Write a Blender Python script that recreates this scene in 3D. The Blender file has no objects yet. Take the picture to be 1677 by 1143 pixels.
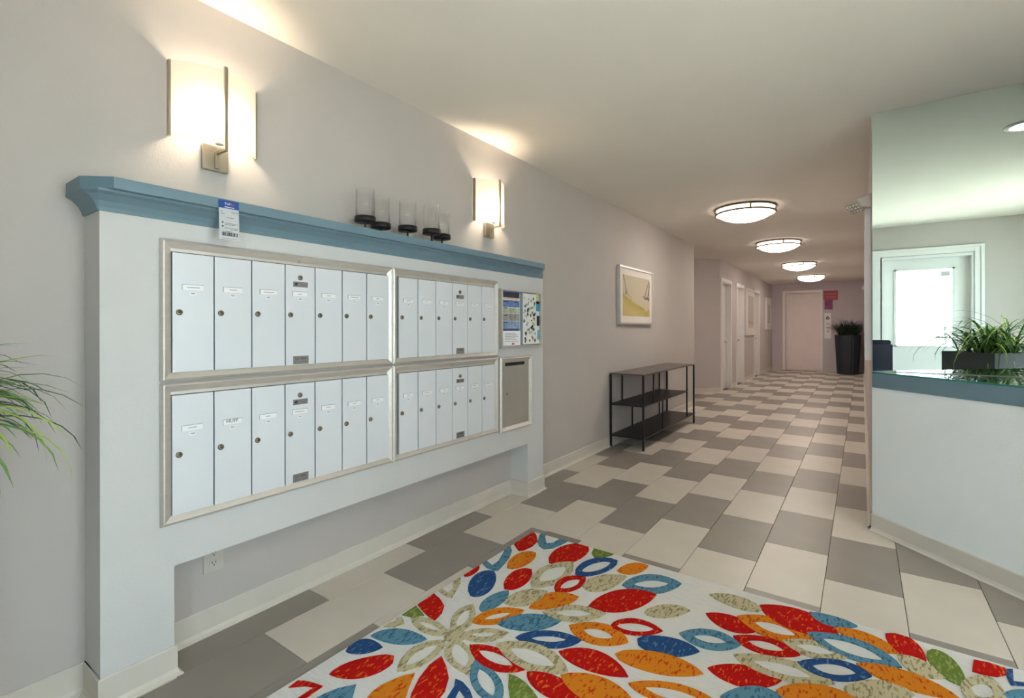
import bpy, bmesh, math, random
from mathutils import Vector, Matrix
random.seed(7)
SC = bpy.context.scene
COL = SC.collection

# ------------------------------------------------------------------ camera
CAM_POS = Vector((2.1614, 0.0, 1.2345))
YAW, ROLL = 0.6192, -0.0018
cam_data = bpy.data.cameras.new('camera')
cam_data.sensor_fit = 'HORIZONTAL'
cam_data.sensor_width = 36.0
cam_data.lens = 17.266
cam_data.shift_y = -0.0197
cam_data.clip_start = 0.02
cam = bpy.data.objects.new('camera', cam_data)
COL.objects.link(cam)
_f = Vector((-math.sin(YAW), math.cos(YAW), 0))
_r0 = Vector((math.cos(YAW), math.sin(YAW), 0))
_z = Vector((0, 0, 1))
_r = _r0 * math.cos(ROLL) + _z * math.sin(ROLL)
_u = -_r0 * math.sin(ROLL) + _z * math.cos(ROLL)
_m = Matrix((_r, _u, -_f)).transposed().to_4x4()
_m.translation = CAM_POS
cam.matrix_world = _m
SC.camera = cam

# ------------------------------------------------------------------ world, daylight, exposure
world = bpy.data.worlds.new('daylight')
SC.world = world
world.use_nodes = True
_bg = world.node_tree.nodes['Background']
_bg.inputs['Color'].default_value = (0.77, 0.92, 1.0, 1)
_bg.inputs['Strength'].default_value = 4.9
SC.view_settings.view_transform = 'Standard'
SC.view_settings.look = 'None'
SC.view_settings.gamma = 1.0
SC.view_settings.use_curve_mapping = False
SC.view_settings.exposure = 1.2
SC.cycles.use_denoising = True
SC.cycles.max_bounces = 12
SC.cycles.transparent_max_bounces = 40
SC.cycles.diffuse_bounces = 6
SC.cycles.sample_clamp_indirect = 8.0
SC.cycles.caustics_reflective = False
SC.cycles.caustics_refractive = False
BACK_Y = -0.59
CEIL = 2.552
MIR_Y = 3.739

sun_data = bpy.data.lights.new('sun', 'SUN')
sun_data.energy = 22.0
sun_data.angle = math.radians(1.0)
sun_data.color = (1.0, 0.97, 0.90)
sun = bpy.data.objects.new('sun', sun_data)
sun.rotation_euler = Vector((0.36, -0.24, -1.0)).to_track_quat('-Z', 'Y').to_euler()   # over the roof, onto the pavement outside
sun.location = (-4, 4, 9)
COL.objects.link(sun)

def portal(name, x0, x1, z0, z1, y, sideways=False):
    d = bpy.data.lights.new(name, 'AREA')
    d.shape = 'RECTANGLE'
    d.size, d.size_y = x1 - x0, z1 - z0
    d.cycles.is_portal = True
    o = bpy.data.objects.new(name, d)
    o.location = ((x0 + x1) / 2, y, (z0 + z1) / 2)
    o.rotation_euler = Vector((0, 1, 0)).to_track_quat('-Z', 'Y').to_euler()
    if sideways:
        o.location = (y, (x0 + x1) / 2, (z0 + z1) / 2)
        o.rotation_euler = Vector((-1, 0, 0)).to_track_quat('-Z', 'Y').to_euler()
    COL.objects.link(o)
    return o
portal('daylight_portal', 2.52, 3.08, 1.0, 1.98, BACK_Y - 0.20)
portal('daylight_portal', 1.70, 2.18, 0.05, 2.25, BACK_Y - 0.20)
portal('daylight_portal', 0.05, 1.55, 0.25, 2.30, 4.36, True)

# ------------------------------------------------------------------ materials
def lin(c):
    out = []
    for v in c:
        v /= 255.0
        out.append(v / 12.92 if v <= 0.04045 else ((v + 0.055) / 1.055) ** 2.4)
    return (out[0], out[1], out[2], 1.0)

MATS = {}
def mat(name, col, rough=0.5, metal=0.0, var=0.0, vscale=8.0, bump=0.0, bscale=60.0, col2=None,
        stretch=None, spec=0.5, emit=0.0, emit_col=None, detail=4.0, contrast=None, trans=0.0):
    if name in MATS:
        return MATS[name]
    m = bpy.data.materials.new(name)
    m.use_nodes = True
    nt = m.node_tree
    n, l = nt.nodes, nt.links
    b = n['Principled BSDF']
    b.inputs['Base Color'].default_value = lin(col)
    b.inputs['Roughness'].default_value = rough
    b.inputs['Metallic'].default_value = metal
    b.inputs['Specular IOR Level'].default_value = spec
    tc = n.new('ShaderNodeTexCoord')
    vec = tc.outputs['Object']
    if stretch:
        mp = n.new('ShaderNodeMapping')
        mp.inputs['Scale'].default_value = stretch
        l.new(vec, mp.inputs['Vector'])
        vec = mp.outputs['Vector']
    if var or col2:
        nz = n.new('ShaderNodeTexNoise')
        nz.inputs['Scale'].default_value = vscale
        nz.inputs['Detail'].default_value = detail
        l.new(vec, nz.inputs['Vector'])
        rp = n.new('ShaderNodeValToRGB')
        a = lin(col)
        if col2:
            e0, e1 = a, lin(col2)
        else:
            e0 = tuple(max(0, x * (1 - var)) for x in a[:3]) + (1,)
            e1 = tuple(min(1, x * (1 + var)) for x in a[:3]) + (1,)
        rp.color_ramp.elements[0].color = e0
        rp.color_ramp.elements[1].color = e1
        lo, hi = contrast if contrast else (0.3, 0.7)
        rp.color_ramp.elements[0].position = lo
        rp.color_ramp.elements[1].position = hi
        l.new(nz.outputs['Fac'], rp.inputs['Fac'])
        l.new(rp.outputs['Color'], b.inputs['Base Color'])
    if bump:
        nb = n.new('ShaderNodeTexNoise')
        nb.inputs['Scale'].default_value = bscale
        nb.inputs['Detail'].default_value = 3
        l.new(vec, nb.inputs['Vector'])
        bp = n.new('ShaderNodeBump')
        bp.inputs['Strength'].default_value = bump
        bp.inputs['Distance'].default_value = 0.004
        l.new(nb.outputs['Fac'], bp.inputs['Height'])
        l.new(bp.outputs['Normal'], b.inputs['Normal'])
    if emit:
        b.inputs['Emission Color'].default_value = lin(emit_col or col)
        b.inputs['Emission Strength'].default_value = emit
    MATS[name] = m
    return m

def glass_mat(name, tint, ior=1.5, rough=0.0):
    m = bpy.data.materials.new(name)
    m.use_nodes = True
    nt = m.node_tree
    n, l = nt.nodes, nt.links
    n.remove(n['Principled BSDF'])
    out = n['Material Output']
    lw = n.new('ShaderNodeLayerWeight'); lw.inputs['Blend'].default_value = 0.5
    pw = n.new('ShaderNodeMath'); pw.operation = 'POWER'; pw.inputs[1].default_value = 5.0
    l.new(lw.outputs['Facing'], pw.inputs[0])
    fr = n.new('ShaderNodeMath'); fr.operation = 'MULTIPLY_ADD'; fr.use_clamp = True
    f0 = ((ior - 1) / (ior + 1)) ** 2
    fr.inputs[1].default_value = 1 - f0; fr.inputs[2].default_value = f0
    l.new(pw.outputs[0], fr.inputs[0])
    tr = n.new('ShaderNodeBsdfTransparent'); tr.inputs['Color'].default_value = tint
    gl = n.new('ShaderNodeBsdfGlossy'); gl.inputs['Roughness'].default_value = rough
    mx = n.new('ShaderNodeMixShader')
    l.new(fr.outputs[0], mx.inputs['Fac'])
    l.new(tr.outputs['BSDF'], mx.inputs[1])
    l.new(gl.outputs['BSDF'], mx.inputs[2])
    l.new(mx.outputs['Shader'], out.inputs['Surface'])
    MATS[name] = m
    return m

def shade_mat(name, col, strength, transl):
    m = bpy.data.materials.new(name)
    m.use_nodes = True
    nt = m.node_tree
    n, l = nt.nodes, nt.links
    n.remove(n['Principled BSDF'])
    out = n['Material Output']
    em = n.new('ShaderNodeEmission'); em.inputs['Color'].default_value = col; em.inputs['Strength'].default_value = strength
    tl = n.new('ShaderNodeBsdfTranslucent'); tl.inputs['Color'].default_value = transl
    ad = n.new('ShaderNodeAddShader')
    l.new(em.outputs['Emission'], ad.inputs[0]); l.new(tl.outputs['BSDF'], ad.inputs[1])
    l.new(ad.outputs['Shader'], out.inputs['Surface'])
    MATS[name] = m
    return m

M_WALL = mat('wall_paint', (187, 181, 177), 0.7, var=0.02, vscale=3, bump=0.15, bscale=120)
M_WALL2 = mat('corridor_wall_paint', (192, 183, 181), 0.7, var=0.02, vscale=3, bump=0.12, bscale=120)
M_END = mat('end_wall_paint', (206, 194, 201), 0.7, var=0.02, vscale=3, bump=0.1, bscale=120)
M_CEIL = mat('ceiling_paint', (234, 229, 221), 0.8, var=0.012, vscale=2.5, bump=0.1, bscale=150)
M_BODY = mat('surround_paint', (203, 203, 202), 0.65, var=0.02, vscale=4, bump=0.3, bscale=90)
M_COVE = mat('cove_base_vinyl', (206, 200, 190), 0.5, var=0.03, vscale=6)
M_BLUE = mat('blue_trim_paint', (105, 131, 144), 0.4, var=0.04, vscale=6, bump=0.1, bscale=40)
M_GROUT = mat('grout', (104, 98, 91), 0.9, var=0.1, vscale=60)
M_TILE_L = mat('light_tile', (202, 194, 183), 0.36, var=0.035, vscale=5, spec=0.35, bump=0.05, bscale=30)
M_TILE_D = mat('dark_tile', (142, 135, 128), 0.36, var=0.05, vscale=5, spec=0.35, bump=0.05, bscale=30)
M_DOORW = mat('white_door_paint', (226, 222, 220), 0.45, var=0.015, vscale=3)
M_TRIMW = mat('white_trim_paint', (228, 230, 230), 0.4, var=0.015, vscale=4)
M_MAIL = mat('mailbox_enamel', (222, 226, 231), 0.32, metal=0.15, var=0.015, vscale=4)
M_ALU = mat('champagne_aluminium', (206, 201, 193), 0.42, metal=0.55, var=0.05, vscale=12, stretch=(1, 1, 6))
M_RING = mat('bronze_ring', (120, 100, 78), 0.4, metal=0.6, var=0.08, vscale=20)
M_NICK = mat('brushed_nickel', (176, 168, 152), 0.3, metal=0.9, var=0.08, vscale=30, stretch=(1, 1, 0.1))
M_STEEL = mat('steel_plate', (178, 174, 166), 0.42, metal=0.45, var=0.06, vscale=6)
M_LOCK = mat('lock_brass', (134, 122, 104), 0.35, metal=0.8, var=0.1, vscale=90)
M_DARK = mat('dark_hole', (16, 15, 15), 0.7, var=0.1, vscale=30)
M_BLACK = mat('black_metal', (34, 32, 33), 0.45, metal=0.4, var=0.1, vscale=20)
M_BLACKW = mat('black_shelf', (28, 26, 28), 0.4, metal=0.1, var=0.15, vscale=9, bump=0.1, bscale=30)
M_PAPER = mat('white_paper', (240, 240, 242), 0.7, var=0.01, vscale=8)
M_INK = mat('grey_ink', (110, 112, 120), 0.8, var=0.05, vscale=40)
M_INKD = mat('dark_ink', (40, 40, 46), 0.8, var=0.05, vscale=40)
M_BADGE = mat('engraved_plate', (142, 138, 136), 0.4, metal=0.5, var=0.1, vscale=60)
M_PLASTIC = mat('white_plastic', (222, 220, 214), 0.4, var=0.01, vscale=10)
M_OUTLET = mat('outlet_plastic', (196, 190, 180), 0.4, var=0.01, vscale=10)
M_GLASS = glass_mat('clear_glass', (0.996, 0.997, 0.997, 1))
M_PANE = glass_mat('window_pane', (0.95, 0.97, 0.97, 1))
M_CTGLASS = glass_mat('counter_glass', (0.80, 0.90, 0.86, 1), 1.5)
M_GEDGE = mat('green_glass_edge', (54, 122, 112), 0.15, var=0.05, vscale=10)
M_MIRROR = mat('mirror_silver', (228, 241, 236), 0.0, metal=1.0)
M_SHADE = shade_mat('sconce_glass', (1.0, 0.84, 0.64, 1), 0.34, (0.30, 0.27, 0.22, 1))
M_BAND = shade_mat('band_glass', (1.0, 0.84, 0.68, 1), 0.9, (0.4, 0.4, 0.38, 1))
M_DOME = shade_mat('dome_glass', (1.0, 0.885, 0.79, 1), 6.8, (0.5, 0.5, 0.48, 1))
M_CAN = shade_mat('downlight_lens', (1.0, 0.85, 0.66, 1), 45.0, (0.5, 0.5, 0.5, 1))
M_CHAR = mat('charcoal_planter', (52, 54, 58), 0.55, var=0.12, vscale=14, bump=0.2, bscale=60)
M_NAVYP = mat('navy_woven_planter', (38, 44, 56), 0.5, var=0.25, vscale=90, bump=0.7, bscale=110)
M_NAVY = mat('navy_fabric', (32, 36, 58), 0.7, var=0.2, vscale=60, bump=0.4, bscale=140)
M_LEAFD = mat('leaf_dark', (58, 92, 56), 0.45, var=0.25, vscale=12, stretch=(1, 1, 0.3))
M_LEAFM = mat('leaf_mid', (106, 146, 76), 0.45, var=0.25, vscale=12, stretch=(1, 1, 0.3))
M_LEAFL = mat('leaf_lime', (160, 194, 76), 0.45, var=0.2, vscale=12, stretch=(1, 1, 0.3))
M_SOIL = mat('soil', (46, 38, 32), 0.95, var=0.3, vscale=50, bump=0.8, bscale=50)
M_PAVE = mat('pavement', (190, 186, 178), 0.9, var=0.08, vscale=6)

# ------------------------------------------------------------------ mesh helpers
def link(name, me, m=None, parent=None, loc=None):
    o = bpy.data.objects.new(name, me)
    if m is not None and me is not None and not me.materials:
        me.materials.append(m)
    COL.objects.link(o)
    if parent:
        o.parent = parent
    if loc is not None:
        o.location = loc
    return o

def mesh_of(bm, smooth=False, name='mesh'):
    bmesh.ops.recalc_face_normals(bm, faces=bm.faces)
    me = bpy.data.meshes.new(name)
    bm.to_mesh(me)
    bm.free()
    if smooth:
        for p in me.polygons:
            p.use_smooth = True
    return me

class G:
    """collects geometry for ONE part"""
    def __init__(s):
        s.bm = bmesh.new()
    def box(s, x0, x1, y0, y1, z0, z1, bev=0.0):
        bm = s.bm
        vs = [bm.verts.new((x, y, z)) for x in (x0, x1) for y in (y0, y1) for z in (z0, z1)]
        fs = [bm.faces.new([vs[i] for i in f]) for f in
              ((0, 1, 3, 2), (4, 6, 7, 5), (0, 4, 5, 1), (2, 3, 7, 6), (0, 2, 6, 4), (1, 5, 7, 3))]
        if bev:
            es = list({e for f in fs for e in f.edges})
            bmesh.ops.bevel(bm, geom=es, offset=bev, segments=2, affect='EDGES', profile=0.7)
        return s
    def prism(s, poly, z0, z1, mapf=None, bev=0.0):
        """extrude 2-D polygon; mapf(a,b,c) -> xyz"""
        f = mapf or (lambda a, b, c: (a, b, c))
        bm = s.bm
        lo = [bm.verts.new(f(a, b, z0)) for a, b in poly]
        hi = [bm.verts.new(f(a, b, z1)) for a, b in poly]
        n = len(poly)
        fs = [bm.faces.new(lo[::-1]), bm.faces.new(hi)]
        for i in range(n):
            fs.append(bm.faces.new((lo[i], lo[(i + 1) % n], hi[(i + 1) % n], hi[i])))
        if bev:
            es = list({e for q in fs for e in q.edges})
            bmesh.ops.bevel(bm, geom=es, offset=bev, segments=2, affect='EDGES', profile=0.7)
        return s
    def tube(s, pts, r, n=8, closed=False, sq=False):
        bm = s.bm
        pts = [Vector(p) for p in pts]
        if sq:
            n = 4
        rings = []
        k = len(pts)
        for i, p in enumerate(pts):
            a = pts[(i - 1) % k] if (closed or i > 0) else p
            b = pts[(i + 1) % k] if (closed or i < k - 1) else p
            t = (b - a).normalized()
            ref = Vector((0, 0, 1)) if abs(t.z) < 0.9 else Vector((1, 0, 0))
            u = t.cross(ref).normalized(); v = u.cross(t).normalized()
            ring = []
            for j in range(n):
                an = 2 * math.pi * (j + (0.5 if sq else 0)) / n
                rr = r * (math.sqrt(2) if sq else 1)
                ring.append(bm.verts.new(p + u * math.cos(an) * rr + v * math.sin(an) * rr))
            rings.append(ring)
        m = k if closed else k - 1
        for i in range(m):
            A, B = rings[i], rings[(i + 1) % k]
            for j in range(n):
                bm.faces.new((A[j], A[(j + 1) % n], B[(j + 1) % n], B[j]))
        if not closed:
            bm.faces.new(rings[0][::-1]); bm.faces.new(rings[-1])
        return s
    def lathe(s, prof, c=(0, 0, 0), n=24, axis='Z', start=0.0, ring=False):
        """profile [(r,h)] around axis through c"""
        bm = s.bm
        rings = []
        for r, h in prof:
            ring = []
            for j in range(n):
                a = start + 2 * math.pi * j / n
                p, q = r * math.cos(a), r * math.sin(a)
                if axis == 'Z': v = (c[0] + p, c[1] + q, c[2] + h)
                elif axis == 'X': v = (c[0] + h, c[1] + p, c[2] + q)
                else: v = (c[0] + p, c[1] + h, c[2] + q)
                ring.append(bm.verts.new(v))
            rings.append(ring)
        for A, B in zip(rings, rings[1:] + ([rings[0]] if ring else [])):
            for j in range(n):
                bm.faces.new((A[j], A[(j + 1) % n], B[(j + 1) % n], B[j]))
        if ring:
            return s
        if prof[0][0] > 1e-6: bm.faces.new(rings[0][::-1])
        if prof[-1][0] > 1e-6: bm.faces.new(rings[-1])
        bmesh.ops.remove_doubles(bm, verts=bm.verts[:], dist=1e-6)
        return s
    def quads(s, rows, closed=False):
        bm = s.bm
        R = [[bm.verts.new(p) for p in row] for row in rows]
        for A, B in zip(R, R[1:]):
            for j in range(len(A) - 1):
                bm.faces.new((A[j], A[j + 1], B[j + 1], B[j]))
        return s
    def mesh(s, smooth=False):
        return mesh_of(s.bm, smooth)
    def obj(s, name, m, parent=None, smooth=False, loc=None):
        return link(name, s.mesh(smooth), m, parent, loc)

def tag(o, label=None, cat=None, group=None, kind=None):
    if label: o['label'] = label
    if cat: o['category'] = cat
    if group: o['group'] = group
    if kind: o['kind'] = kind
    return o

def empty(name, loc=(0, 0, 0), label=None, cat=None, group=None, kind=None):
    o = bpy.data.objects.new(name, None)
    o.empty_display_size = 0.05
    o.location = loc
    COL.objects.link(o)
    return tag(o, label, cat, group, kind)

def copy_tree(o, parent=None):
    c = o.copy()
    COL.objects.link(c)
    c.parent = parent
    for ch in list(o.children):
        copy_tree(ch, c)
    return c

_txt = {}
def text_mesh(body, size):
    key = (body, size)
    if key not in _txt:
        cu = bpy.data.curves.new('lettering', 'FONT')
        cu.body = body; cu.size = size; cu.align_x = 'CENTER'; cu.align_y = 'CENTER'; cu.extrude = 0.0002
        cu.resolution_u = 2
        t = bpy.data.objects.new('tmp_text', cu)
        COL.objects.link(t)
        dg = bpy.context.evaluated_depsgraph_get()
        me = bpy.data.meshes.new_from_object(t.evaluated_get(dg))
        bpy.data.objects.remove(t)
        me.materials.clear()
        _txt[key] = me
    return _txt[key]
ROT_PX = Matrix(((0, 0, 1), (1, 0, 0), (0, 1, 0))).to_euler()     # text on a surface facing +X
ROT_NY = (math.radians(90), 0, 0)                                  # text on a surface facing -Y
def text(body, size, m, loc, rot, parent=None, name='lettering'):
    o = link(name, text_mesh(body, size).copy(), m, parent, loc)
    o.rotation_euler = rot
    return o

# ------------------------------------------------------------------ the setting
CW = -0.05          # corridor wall face
EY = 16.60          # end wall
def struct(name, g, m, smooth=False, parent=None):
    o = g.obj(name, m, parent, smooth)
    if parent is None:
        o['kind'] = 'structure'
    return o

floor = struct('floor', G().box(-1.6, 4.3, BACK_Y - 0.15, EY + 0.2, -0.06, -0.004), M_GROUT)
ceiling = struct('ceiling', G().box(-1.6, 4.3, BACK_Y - 0.15, EY + 0.05, CEIL, CEIL + 0.08), M_CEIL)
struct('pavement', G().prism([(-8, -14), (16, -14), (16, 8), (4.34, 8), (4.34, BACK_Y - 0.16), (-8, BACK_Y - 0.16)], -0.10, -0.03), M_PAVE)

struct('wall_left', G().box(-0.14, 0.0, BACK_Y - 0.15, 8.0, -0.004, CEIL), M_WALL)
# side hall behind the end of the mailbox wall
struct('wall_side_hall', G().box(-1.6, -1.5, 8.0, 9.4, -0.004, CEIL), M_WALL2)
struct('wall_side_hall_near', G().box(-1.6, -0.14, 7.88, 8.0, -0.004, CEIL), M_WALL2)
ch = G().prism([(-1.6, 9.40), (-0.59, 9.40), (CW, 9.94), (CW, 9.99), (-0.19, 9.99), (-1.6, 9.6)], -0.004, CEIL)
struct('wall_corner', ch, M_WALL2)
# corridor wall with three door openings
DOORS = [(10.07, 10.87), (11.45, 12.18), (13.60, 14.30)]
g = G()
ys = 9.99
for a, b in DOORS:
    g.box(CW - 0.16, CW, ys, a, -0.004, CEIL)
    g.box(CW - 0.16, CW, a, b, 2.15, CEIL)
    ys = b
g.box(CW - 0.16, CW, ys, EY, -0.004, CEIL)
struct('wall_corridor_left', g, M_WALL2)
g = G()
g.box(CW - 0.16, 0.31, EY, EY + 0.12, -0.004, CEIL)
g.box(1.19, 2.4, EY, EY + 0.12, -0.004, CEIL)
g.box(0.31, 1.19, EY, EY + 0.12, 2.265, CEIL)
g.box(0.31, 1.19, EY + 0.085, EY + 0.12, -0.004, 2.265)
struct('wall_end', g, M_END)
struct('wall_corridor_right', G().box(2.21, 2.33, MIR_Y + 0.13, EY, -0.004, CEIL), M_WALL2)
struct('wall_mirror', G().box(2.21, 4.2, MIR_Y + 0.006, MIR_Y + 0.13, -0.004, CEIL), M_WALL)
g = G()
g.box(4.2, 4.32, BACK_Y - 0.15, 0.05, -0.004, CEIL)
g.box(4.2, 4.32, 0.05, 1.55, -0.004, 0.25)
g.box(4.2, 4.32, 0.05, 1.55, 2.30, CEIL)
g.box(4.2, 4.32, 1.55, MIR_Y + 0.13, -0.004, CEIL)
struct('wall_right', g, M_WALL)
# back wall with the entrance door and a large window
g = G()
Y0, Y1 = BACK_Y - 0.15, BACK_Y
g.box(-0.0, 1.70, Y0, Y1, -0.004, CEIL)
g.box(1.70, 2.18, Y0, Y1, -0.004, 0.05)
g.box(1.70, 2.18, Y0, Y1, 2.25, CEIL)
g.box(2.18, 2.373, Y0, Y1, -0.004, CEIL)
g.box(2.373, 3.27, Y0, Y1, 2.153, CEIL)
g.box(3.27, 4.2, Y0, Y1, -0.004, CEIL)
struct('wall_back', g, M_WALL)
w1 = empty('window_1', (1.94, BACK_Y - 0.08, 0.05), kind='structure')
def child(o, p):
    o.parent = p
    o.matrix_parent_inverse = Matrix.Translation(-Vector(p.location))
    return o
g = G()
for x0, x1 in ((1.70, 1.75), (2.13, 2.18)):
    g.box(x0, x1, BACK_Y - 0.11, BACK_Y - 0.05, 0.05, 2.25)
g.box(1.70, 2.18, BACK_Y - 0.11, BACK_Y - 0.05, 0.05, 0.11)
g.box(1.70, 2.18, BACK_Y - 0.11, BACK_Y - 0.05, 2.19, 2.25)
child(g.obj('window_frame', M_TRIMW), w1)
for x0, x1 in ((1.75, 2.13),):
    child(G().box(x0, x1, BACK_Y - 0.083, BACK_Y - 0.077, 0.11, 2.19).obj('pane', M_PANE), w1)

w2 = empty('window_2', (4.26, 0.8, 0.25), kind='structure')
g = G()
for y0, y1 in ((0.05, 0.11), (0.77, 0.83), (1.49, 1.55)):
    g.box(4.22, 4.28, y0, y1, 0.25, 2.30)
for z0, z1 in ((0.25, 0.31), (2.24, 2.30)):
    g.box(4.22, 4.28, 0.11, 0.77, z0, z1); g.box(4.22, 4.28, 0.83, 1.49, z0, z1)
child(g.obj('window_frame', M_TRIMW), w2)
for y0, y1 in ((0.11, 0.77), (0.83, 1.49)):
    child(G().box(4.247, 4.253, y0, y1, 0.31, 2.24).obj('pane', M_PANE), w2)

# entrance door, seen in the mirror
d1 = empty('door_1', (2.82, BACK_Y - 0.12, 0), kind='structure')
g = G()
yb, yf = BACK_Y - 0.14, BACK_Y - 0.095
for b in ((2.40, 2.515, 0.0, 2.12), (3.09, 3.245, 0.0, 2.12)):
    g.box(b[0], b[1], yb, yf, b[2], b[3])
g.box(2.515, 3.09, yb, yf, 0.0, 1.0); g.box(2.515, 3.09, yb, yf, 1.985, 2.12)
child(g.obj('door_slab', M_TRIMW), d1)
g = G()
for b in ((2.505, 2.528, 0.99, 1.995), (3.077, 3.10, 0.99, 1.995)):
    g.box(b[0], b[1], yf - 0.01, yf + 0.012, b[2], b[3])
g.box(2.505, 3.10, yf - 0.01, yf + 0.012, 0.985, 1.008); g.box(2.505, 3.10, yf - 0.01, yf + 0.012, 1.977, 2.0)
child(g.obj('glazing_bead', M_TRIMW), d1)
child(G().box(2.515, 3.09, yb + 0.018, yb + 0.024, 1.0, 1.985).obj('pane', M_PANE), d1)
child(G().box(2.97, 3.058, yb + 0.026, yb + 0.029, 1.89, 1.95).obj('window_sticker', mat('grey_sticker', (188, 188, 188), 0.7, var=0.05, vscale=60)), d1)
g = G()
g.box(2.355, 2.40, BACK_Y - 0.15, BACK_Y - 0.0, 0, 2.155)
g.box(3.245, 3.285, BACK_Y - 0.15, BACK_Y - 0.0, 0, 2.155)
g.box(2.40, 3.245, BACK_Y - 0.15, BACK_Y - 0.0, 2.12, 2.155)
child(g.obj('door_jamb', M_TRIMW), d1)
g = G()
for k, (wd, pr) in enumerate(((0.085, 0.018), (0.03, 0.032))):
    a, b, t = 2.36 - 0.085, 3.27 + 0.085, 2.153 + 0.091
    g.box(a, a + wd, BACK_Y, BACK_Y + pr, 0, t)
    g.box(b - wd, b, BACK_Y, BACK_Y + pr, 0, t)
    g.box(a + wd, b - wd, BACK_Y, BACK_Y + pr, t - wd, t)
child(g.obj('door_casing', M_TRIMW), d1)
h = child(G().box(3.003, 3.012, yf + 0.012, yf + 0.02, 1.06, 1.36, 0.002).obj('handle_plate', M_NICK), d1)
g = G().tube([(3.05, yf + 0.02, 1.12), (3.05, yf + 0.065, 1.12), (2.91, yf + 0.065, 1.12)], 0.009, 10)
child(g.obj('lever_handle', M_NICK, smooth=True), d1)

# corridor doors
for i, (a, b) in enumerate(DOORS):
    d = empty('door_%d' % (i + 2), (CW, (a + b) / 2, 0), kind='structure')
    child(G().box(CW - 0.13, CW - 0.09, a + 0.02, b - 0.02, 0.004, 2.13).obj('door_slab', M_DOORW), d)
    g = G()
    g.box(CW - 0.16, CW + 0.0, a, a + 0.02, 0, 2.15); g.box(CW - 0.16, CW, b - 0.02, b, 0, 2.15)
    g.box(CW - 0.16, CW, a + 0.02, b - 0.02, 2.13, 2.15)
    child(g.obj('door_jamb', M_DOORW), d)
    g = G()
    g.box(CW, CW + 0.018, a - 0.065, a + 0.008, 0, 2.215); g.box(CW, CW + 0.018, b - 0.008, b + 0.065, 0, 2.215)
    g.box(CW, CW + 0.018, a + 0.008, b - 0.008, 2.142, 2.215)
    child(g.obj('door_casing', M_DOORW), d)
    g = G().lathe([(0.0, 0), (0.026, 0), (0.026, 0.01), (0.012, 0.014), (0.012, 0.05), (0, 0.05)], (CW - 0.09, b - 0.10, 0.97), 14, 'X')
    g.tube([(CW - 0.045, b - 0.10, 0.97), (CW - 0.045, b - 0.23, 0.97)], 0.009, 8)
    child(g.obj('lever_handle', M_NICK, smooth=True), d)
# elevator door at the end
d = empty('door_5', (0.75, EY, 0), kind='structure')
child(G().box(0.31, 1.19, EY + 0.05, EY + 0.08, 0.003, 2.265).obj('door_slab', mat('elevator_door_paint', (246, 230, 228), 0.5, var=0.03, vscale=3)), d)
g = G()
g.box(0.235, 0.31, EY - 0.02, EY + 0.05, 0, 2.34); g.box(1.19, 1.245, EY - 0.02, EY + 0.05, 0, 2.34)
g.box(0.31, 1.19, EY - 0.02, EY + 0.05, 2.265, 2.34)
child(g.obj('door_frame', mat('elevator_frame_paint', (248, 238, 236), 0.4, var=0.02, vscale=3)), d)

# cove base
def cove(name, pts, h=0.105, t=0.008, m=None):
    """cove base running along pts (x,y), offset to the left of the direction, with a lip"""
    prof = [(0.0, 0.0), (0.022, 0.0), (0.022, 0.004), (0.013, 0.011), (t, 0.024), (t, h - 0.004), (t * 0.5, h), (0.0, h)]
    g = G()
    bm = g.bm
    P2 = [Vector(p) for p in pts]
    rows = []
    for i, p in enumerate(P2):
        d0 = (p - P2[i - 1]).normalized() if i else (P2[1] - p).normalized()
        d1_ = (P2[i + 1] - p).normalized() if i < len(P2) - 1 else d0
        n0 = Vector((-d0.y, d0.x)); n1 = Vector((-d1_.y, d1_.x))
        nn = (n0 + n1)
        nn = nn / max(1e-6, nn.dot(n0))
        rows.append([(p.x + nn.x * a, p.y + nn.y * a, b) for a, b in prof])
    g.quads(rows)
    bmesh.ops.holes_fill(bm, edges=[e for e in bm.edges if e.is_boundary])
    return g
struct('baseboard_left', cove('b', [(0, 8.0), (0, BACK_Y)][::1]), M_COVE)
struct('baseboard_corner', cove('b', [(CW, 9.999), (CW, 9.94), (-0.59, 9.40), (-1.5, 9.40)]), M_COVE)
g = cove('b', [(CW, DOORS[1][0] - 0.066), (CW, DOORS[0][1] + 0.066)])
struct('baseboard_corridor_1', g, M_COVE)
struct('baseboard_corridor_2', cove('b', [(CW, DOORS[2][0] - 0.066), (CW, DOORS[1][1] + 0.066)]), M_COVE)
struct('baseboard_corridor_3', cove('b', [(CW, EY), (CW, DOORS[2][1] + 0.066)]), M_COVE)
struct('baseboard_end_1', cove('b', [(0.234, EY), (CW + 0.02, EY)]), M_COVE)
struct('baseboard_end_2', cove('b', [(2.19, EY), (1.247, EY)]), M_COVE)
struct('baseboard_right', cove('b', [(2.21, MIR_Y + 0.02), (2.21, EY)], t=0.006), M_COVE)
struct('baseboard_back', cove('b', [(0, BACK_Y), (1.70, BACK_Y)]), M_COVE)

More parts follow.
